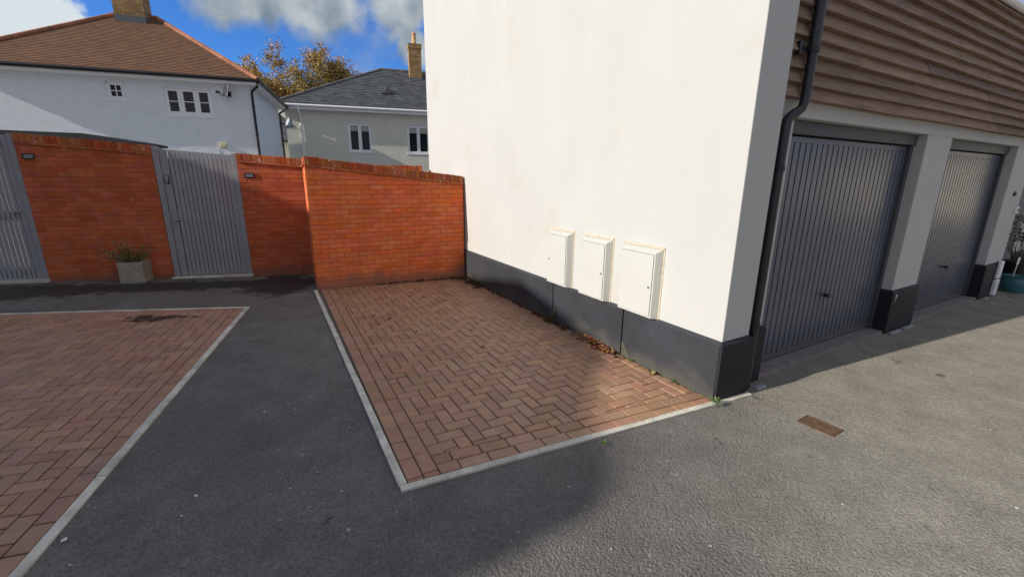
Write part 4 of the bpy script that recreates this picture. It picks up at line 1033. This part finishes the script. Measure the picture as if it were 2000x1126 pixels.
def hip_roof(mb, x0, x1, y0, y1, ze, r0, r1, zr, pitch):
    """r0, r1: ridge ends (x, y)"""
    A_, B_, C_, D_ = (x0, y0, ze), (x1, y0, ze), (x1, y1, ze), (x0, y1, ze); E0, E1 = (r0[0], r0[1], zr), (r1[0], r1[1], zr)
    roofplane(mb, A_, B_, E0, E1, pitch); roofplane(mb, B_, C_, E1, E1, pitch); roofplane(mb, C_, D_, E1, E0, pitch); roofplane(mb, D_, A_, E0, E0, pitch)
    return [(A_, E0), (B_, E1), (C_, E1), (D_, E0), (E0, E1)]
def ridge(mb, a, b_, r=.085, seg=.33):
    a, b_ = Vector(a), Vector(b_); L = (b_ - a).length; n = max(1, int(L / seg)); 
    for k in range(n): 
        p, q = a.lerp(b_, k / n), a.lerp(b_, (k + 1) / n); mb.tube([p + Vector((0, 0, .0)), q + Vector((0, 0, .006))], [r, r * .94], 8)
def chimney(parent, x0, x1, y0, y1, z0, z1, pots=1, cap=True):
    v = MB(); z = z0; row = 0
    while z < z1 - .03:
        grow_ = .03 if cap and (z1 - .26 < z < z1 - .06) else 0
        zb = min(z + .069, z1)
        for (ax, fx0, fx1, fy, sgn) in (('x', x0, x1, y0, 1), ('x', x0, x1, y1, -1), ('y', y0, y1, x0, 1), ('y', y0, y1, x1, -1)):
            p = fx0 - grow_ - (row % 2) * .11
            while p < fx1 + grow_:
                a, b_ = max(p + .004, fx0 - grow_), min(p + .217, fx1 + grow_); p += .225
                if b_ - a < .01: continue
                e0 = fy - sgn * grow_; e1 = fy + sgn * .05
                lo, hi = min(e0, e1), max(e0, e1)
                if ax == 'x': v.box(a, b_, lo, hi, z, zb)
                else: v.box(lo - .0015 * (1 if sgn > 0 else 0), hi + .0015 * (1 if sgn < 0 else 0), a + .052 if a < fx0 + .05 else a, b_, z, zb) if b_ - (a + .052) > 0 else None
        z += .075; row += 1
    v.cur = 1; v.box(x0 + .006, x1 - .006, y0 + .006, y1 - .006, z0, z1 - .004)
    co = v.build('chimney', [M['buff'], M['buffmortar']], parent)
    l = MB(); l.box(x0 - .012, x1 + .012, y0 - .012, y1 + .012, z0 - .3, z0 + .05); l.build('flashing', M['lead'], co)
    for k in range(pots):
        cx = x0 + (x1 - x0) * (k + .5) / pots; c = MB(); c.lathe([(.13, 0), (.135, .06), (.11, .10), (.105, .52), (.125, .54), (.125, .60), (.09, .60), (.085, .4)], (cx, (y0 + y1) / 2, z1 - .01), 18); c.build('chimney_pot', M['pot'], co, smooth=True)
    return co
def dish(name, label, loc, bearing, d, r=.22):
    t = thing(name, label, 'satellite dish', loc, bearing); d = Vector(d).normalized(); c = Vector((0, -.26, .0))
    v = MB(); v.lathe([(.0, .0), (r * .5, .012), (r, .045), (r + .006, .045), (r, .036), (r * .5, .004), (0, -.008)], (0, 0, 0), 24)
    dv = v.build('reflector', M['dish'], t, smooth=True); dv.location = c; dv.rotation_euler = d.to_track_quat('Z', 'Y').to_euler(); dv.scale = (1, 1, 1)
    v = MB(); v.tube([c - d * .01, c - d * .07 + Vector((0, .02, -.04)), (0, -.02, -.06)], .02, 8); v.box(-.05, .05, -.02, -.001, -.14, .02); v.build('mount', M['black'], t)
    low = c + Vector((0, 0, -r * .95)); l_ = c + d * r * 1.25 + Vector((0, 0, -r * .55))
    v = MB(); v.tube([low, l_], .012, 6); v.tube([l_ + Vector((.02, 0, 0)), l_ - d * .02 + Vector((0, 0, -.10)), low.lerp(l_, .3)], .006, 5); v.tube([l_ - d * .06, l_ + d * .06], [.03, .045], 10); v.build('receiver_arm', M['black'], t)
    return t
def local(org, bear, x, y, z=0):
    d = bdir(bear); n = Vector((-d.y, d.x)); q = Vector(org[:2]) + d * x + n * y; return (q.x, q.y, z)
# --- white painted brick house
HO, HB = (-8.827, 15.714, 0), 71.
hs = thing('house', 'white painted brick house with hipped red tiled roof and buff chimney', 'house', HO, HB)
win = [(-2.46, -1.15, 3.56, 4.36), (-3.93, -3.46, 3.93, 4.45), (-2.25, -1.15, 1.2, 2.28), (-6.2, -5.2, 1.2, 2.3)]
v = MB(); wallbox(v, -7.35, 0, 0, 5.6, -.2, 4.63, win); v.build('wall', M['whitebrick'], hs)
window(hs, *win[0], y=.05, lights=3, bars=1, arch=True, blind='slats', vent=True)
window(hs, *win[1], y=.05, lights=1, bars=1, fw_=.05)
window(hs, *win[2], y=.05, lights=2, bars=1, arch=True); window(hs, *win[3], y=.05, lights=2, bars=1)
for (x0, x1, z0) in ((-2.46, -1.15, 4.36), (-2.25, -1.15, 2.28)):          # segmental arch over the openings
    n = 14; ar = MB()
    for k in range(n):
        a, b_ = x0 + (x1 - x0) * k / n, x0 + (x1 - x0) * (k + 1) / n; u1, u2 = (k / n) * 2 - 1, ((k + 1) / n) * 2 - 1
        h1, h2 = .08 * (1 - u1 * u1), .08 * (1 - u2 * u2)
        ar.hexa([(a + .003, -.012, z0 + h1), (b_ - .003, -.012, z0 + h2), (b_ - .003, .04, z0 + h2), (a + .003, .04, z0 + h1), (a + .003, -.012, z0 + h1 + .03 + .19 * (z0 < 3)), (b_ - .003, -.012, z0 + h2 + .03 + .19 * (z0 < 3)), (b_ - .003, .04, z0 + h2 + .03 + .19 * (z0 < 3)), (a + .003, .04, z0 + h1 + .03 + .19 * (z0 < 3))])
    ar.build('arch_band', M['whitebrick'], hs)
v = MB(); rg = hip_roof(v, -7.68, .33, -.33, 5.93, 4.72, (-4.35, 2.95), (-3.2, 2.95), 7.08, .10); ro = v.build('roof', M['tile'], hs)
v = MB()
for (a, b_) in rg: ridge(v, a, b_)
v.build('ridge_tiles', M['ridge'], ro, smooth=True)
chimney(ro, -4.28, -3.40, 2.5, 3.15, 6.93, 8.6, 2)
v = MB(); v.box(-7.6, .25, -.25, -.001, 4.56, 4.64); v.box(.001, .25, 0, 5.85, 4.56, 4.64); v.box(-7.6, -7.351, 0, 5.85, 4.56, 4.64); v.box(-7.66, .31, -.31, -.251, 4.56, 4.70); v.box(.251, .31, -.25, 5.9, 4.56, 4.70); v.build('soffit', M['white'], hs)
v = MB(); v.tube([(-7.7, -.36, 4.69), (.36, -.36, 4.69), (.36, 5.95, 4.69)], .058, 10); v.build('gutter', M['black'], hs, smooth=True)
v = MB(); v.tube([(.30, -.33, 4.66), (.26, -.22, 4.52), (.07, -.07, 4.40), (.05, -.05, 4.3), (.05, -.05, 0)], .04, 10); [v.tube([(.05, -.05, zz), (.05, -.05, zz + .05)], .052, 10) for zz in (3.9, 3.0, 2.1)]; v.build('downpipe', M['black'], hs, smooth=True); v = MB(); v.tube([(.36, 5.75, 4.66), (.2, 5.7, 4.5), (.06, 5.55, 4.38), (.06, 5.5, 0)], .04, 10)
for zz in (3.9, 3.0, 2.1): v.tube([(.06, 5.5, zz), (.06, 5.5, zz + .05)], .052, 10)
v.build('downpipe', M['black'], hs, smooth=True)
v = MB(); v.hexa([(-4.0, 1.35, 5.38), (-3.82, 1.35, 5.38), (-3.82, 1.7, 5.62), (-4.0, 1.7, 5.62), (-3.97, 1.30, 5.66), (-3.85, 1.30, 5.66), (-3.85, 1.66, 5.66), (-3.97, 1.66, 5.66)]); v.build('roof_vent', M['lead'], ro)
q = local(HO, HB, -.62, 0, 4.33); dish('satellite_dish', 'grey satellite dish under the eaves of the white house', q, HB, (-.84, -.50, .2), .22)
q = local(HO, HB, -1.0, 0, 2.66); t = thing('security_light', 'small pale yellow light box on the white brick house wall', 'wall light', q, HB); v = MB(); v.box(-.10, .09, -.10, 0, -.07, .07); v.build('case', M['yellow'], t, bevel=.012); v = MB(); v.box(-.08, .07, -.104, -.1005, -.05, .05); v.build('lens', M['cream'], t)
# --- sage grey house
SO, SBE = (-10.693, 21.685, 0), 72.3
h2 = thing('house', 'pale grey rendered house with slate roof and single chimney pot', 'house', SO, SBE)
win = [(2.72, 3.80, 2.83, 4.17), (5.55, 6.66, 2.81, 4.17), (8.6, 9.7, 2.81, 4.17)]
v = MB(); wallbox(v, 0, 12.5, 0, 9.2, -.2, 4.74, win); v.build('wall', M['greyrender'], h2)
for w_ in win: window(h2, *w_, y=.05, lights=2, bars=0, blind='roller')
v = MB(); rg = hip_roof(v, -.55, 13.05, -.28, 9.6, 4.86, (4.62, 4.3), (8.2, 4.3), 7.56, .22); ro = v.build('roof', M['slate'], h2)
v = MB()
for (a, b_) in rg: ridge(v, a, b_, .08, .45)
v.build('ridge_tiles', M['slateridge'], ro, smooth=True)
chimney(ro, 6.12, 6.80, 3.3, 3.95, 7.0, 8.82, 1)
v = MB(); v.box(-.5, 13, -.24, -.001, 4.68, 4.76); v.box(-.5, -.001, 0, 9.5, 4.68, 4.76); v.box(-.56, 13.05, -.29, -.241, 4.66, 4.83); v.box(-.56, -.501, -.24, 9.5, 4.66, 4.83); v.build('soffit', M['white'], h2)
v = MB(); v.tube([(-.62, -.345, 4.83), (13.1, -.345, 4.83)], .055, 10); v.build('gutter', M['white'], h2, smooth=True)
v = MB(); v.tube([(.62, -.345, 4.80), (.62, -.32, 4.66), (.66, -.10, 4.46), (.66, -.06, 4.38), (.66, -.06, 0)], .048, 12); v.build('downpipe', M['white'], h2, smooth=True)
v = MB(); v.hexa([(4.65, 1.3, 5.93), (4.85, 1.3, 5.93), (4.85, 1.7, 6.12), (4.65, 1.7, 6.12), (4.69, 1.26, 6.12), (4.81, 1.26, 6.12), (4.81, 1.66, 6.14), (4.69, 1.66, 6.14)]); v.box(4.45, 5.05, 1.2, 1.5, 5.80, 5.83); v.build('roof_vent', M['slateridge'], ro)
q = local(SO, SBE, .20, 0, 4.0); dish('satellite_dish', 'pale satellite dish on the corner of the grey rendered house', q, SBE, (-.72, -.62, .3), .25)
# --- slate roofed house far between
TO = (-15.6, 31.0, 0)
h3 = thing('house', 'distant house with slate roof glimpsed in the gap between the two houses', 'house', TO, 74)
v = MB(); wallbox(v, -3, 5, 0, 7, -.2, 3.9, [(0, 1.0, 1.2, 2.4)]); v.build('wall', M['greyrender'], h3)
v = MB(); roofplane(v, (-3.4, -.35, 3.9), (5.4, -.35, 3.9), (-3.4, 3.5, 6.6), (5.4, 3.5, 6.6), .22); roofplane(v, (5.4, 7.35, 3.9), (-3.4, 7.35, 3.9), (5.4, 3.5, 6.6), (-3.4, 3.5, 6.6), .22); v.build('roof', M['slate'], h3)
for gx in (4.9, -3): v = MB(); v.prism([(0, 3.9), (7, 3.9), (3.5, 6.45)], gx, gx + .1, 'x'); v.build('gable', M['greyrender'], h3)
v = MB(); v.tube([(-3.4, -.42, 3.86), (5.4, -.42, 3.86)], .06, 8); v.build('gutter', M['black'], h3)
window(h3, 0, 1.0, 1.2, 2.4, y=.05, lights=2, bars=0)
# --- shed with dark roof right behind the gate wall
q = gp(-1.35, 3.3); sd_ = thing('shed', 'garden shed whose dark felt roof edge shows above the brick wall', 'shed', (q.x, q.y, 0), GBE)
v = MB(); v.box(-1.5, 1.25, .1, 1.5, -.1, 2.33); v.build('wall', M['greyrender'], sd_)
v = MB(); v.prism([(-1.6, 2.335), (1.34, 2.335), (1.34, 2.385), (1.08, 2.44), (.465, 2.535), (-1.6, 2.57)], 0, 1.6, 'y'); v.build('roof', M['felt'], sd_, bevel=.005)

q = gp(1.55, .42); fp = thing('gap_backing', 'added dark board panel close behind the keypad gate, darkening its gaps', 'backing panel', (q.x, q.y, 0), GBE)  # panel added behind the gate only to keep its gaps dark
v = MB()
for k in range(11): v.box(k * .145, k * .145 + .14, 0, .018, -.05, 1.98)
v.build('boards', M['darkboard'], fp); v = MB(); v.box(0, 1.6, .019, .06, .3, .37); v.build('rail', M['darkboard'], fp); v = MB(); v.box(0, 1.6, .019, .06, 1.5, 1.57); v.build('rail', M['darkboard'], fp)
# --- gardens behind the walls: pale paving
v = MB()
a0, a1, a2, a3 = gp(-4, .25), gp(3.9, .25), gp(6.5, 6.0), gp(-4, 6.5)
v.quad(*[(p_.x, p_.y, gz(*p_) + .02) for p_ in (a0, a1, a2, a3)]); o = v.build('garden_path', M['garden']); tag(o, kind='structure')

# --- autumn trees
tree('oak_tree', 'large autumn oak with olive and brown leaves rising between the two houses', -16.8, 40, 12.4, 5.0, 4, [M['leafolive'], M['leafrust'], M['leafgold']], (.62, .92), 26, .26, .19, dens=1.5)
tree('oak_tree', 'golden autumn tree beside the white house roof, left of the larger oak', -23.0, 40, 11.3, 5.6, 23, [M['leafolive'], M['leafgold'], M['leafrust']], (.38, .85), 26, .26, .19, dens=1.6)
tree('oak_tree', 'lower autumn tree filling the gap between the oak and the golden tree', -19.3, 42, 10.9, 5.0, 31, [M['leafolive'], M['leafgold'], M['leafrust']], (.5, .8), 26, .24, .19, dens=1.6)

# ------------------------------------------------------------------ surroundings outside the frame (they cast the long shadow and are mirrored in the doors)
D2 = bdir(SUN_BEAR); NL = Vector((-D2.y, D2.x)); TE = math.tan(se)
def mk_offhouse(name, label, c0, prof, Lc, depth, mtl):
    t = thing(name, label, 'house', (0, 0, 0)); v = MB()
    P_ = lambda c, l, z: tuple((D2 * l + NL * c).to_3d() + Vector((0, 0, z)))
    n = len(prof); i = len(v.v)
    for l in (-Lc - depth, -Lc):
        for (c, z) in prof: v.v.append(P_(c, l, z))
    v.f.append(tuple(i + k for k in range(n))); v.f.append(tuple(i + n + k for k in reversed(range(n)))); v.mi += [0, 0]
    for k in range(n):
        kk = (k + 1) % n; v.f.append((i + kk, i + k, i + n + k, i + n + kk)); v.mi.append(0)
    v.build('wall', mtl, t)
LC = 15.0
def ph(l, z=0.): return (l + LC) * TE + z
prof = [(-9, -.3), (-9, 4.0), (1.45, ph(-.4) - 1.0), (1.50, ph(.5)), (1.62, ph(1.19)), (1.74, ph(1.41)), (1.96, ph(1.60)), (2.24, ph(1.70)), (2.55, ph(1.84)), (2.95, ph(2.13)), (3.34, ph(2.52)), (4.6, ph(3.0)), (5.4, ph(3.2)), (7.2, ph(2.45)), (8.7, ph(2.2)), (9.9, ph(2.0)), (10.0, 5.5), (10.6, 5.2), (10.6, -.3)]
mk_offhouse('house', 'tall neighbouring house out of view to the left whose shadow crosses the bays', 0, prof, LC, 3.0, M['cream'])
oh = thing('house', 'cream house down the street, out of view, mirrored in the farther garage door', 'house', (27.5, 11.0, 0), 165)
v = MB(); wallbox(v, -5, 5, 0, 6, -.2, 3.0, [(-1, 1, 1, 2)]); v.build('wall', M['cream'], oh)
v = MB(); roofplane(v, (-5.3, -.3, 3.0), (5.3, -.3, 3.0), (-5.3, 3, 5.0), (5.3, 3, 5.0), .22); roofplane(v, (5.3, 6.3, 3.0), (-5.3, 6.3, 3.0), (5.3, 3, 5.0), (-5.3, 3, 5.0), .22); v.build('roof', M['slate'], oh)
window(oh, -1, 1, 1, 2, y=.05, lights=2, bars=0)
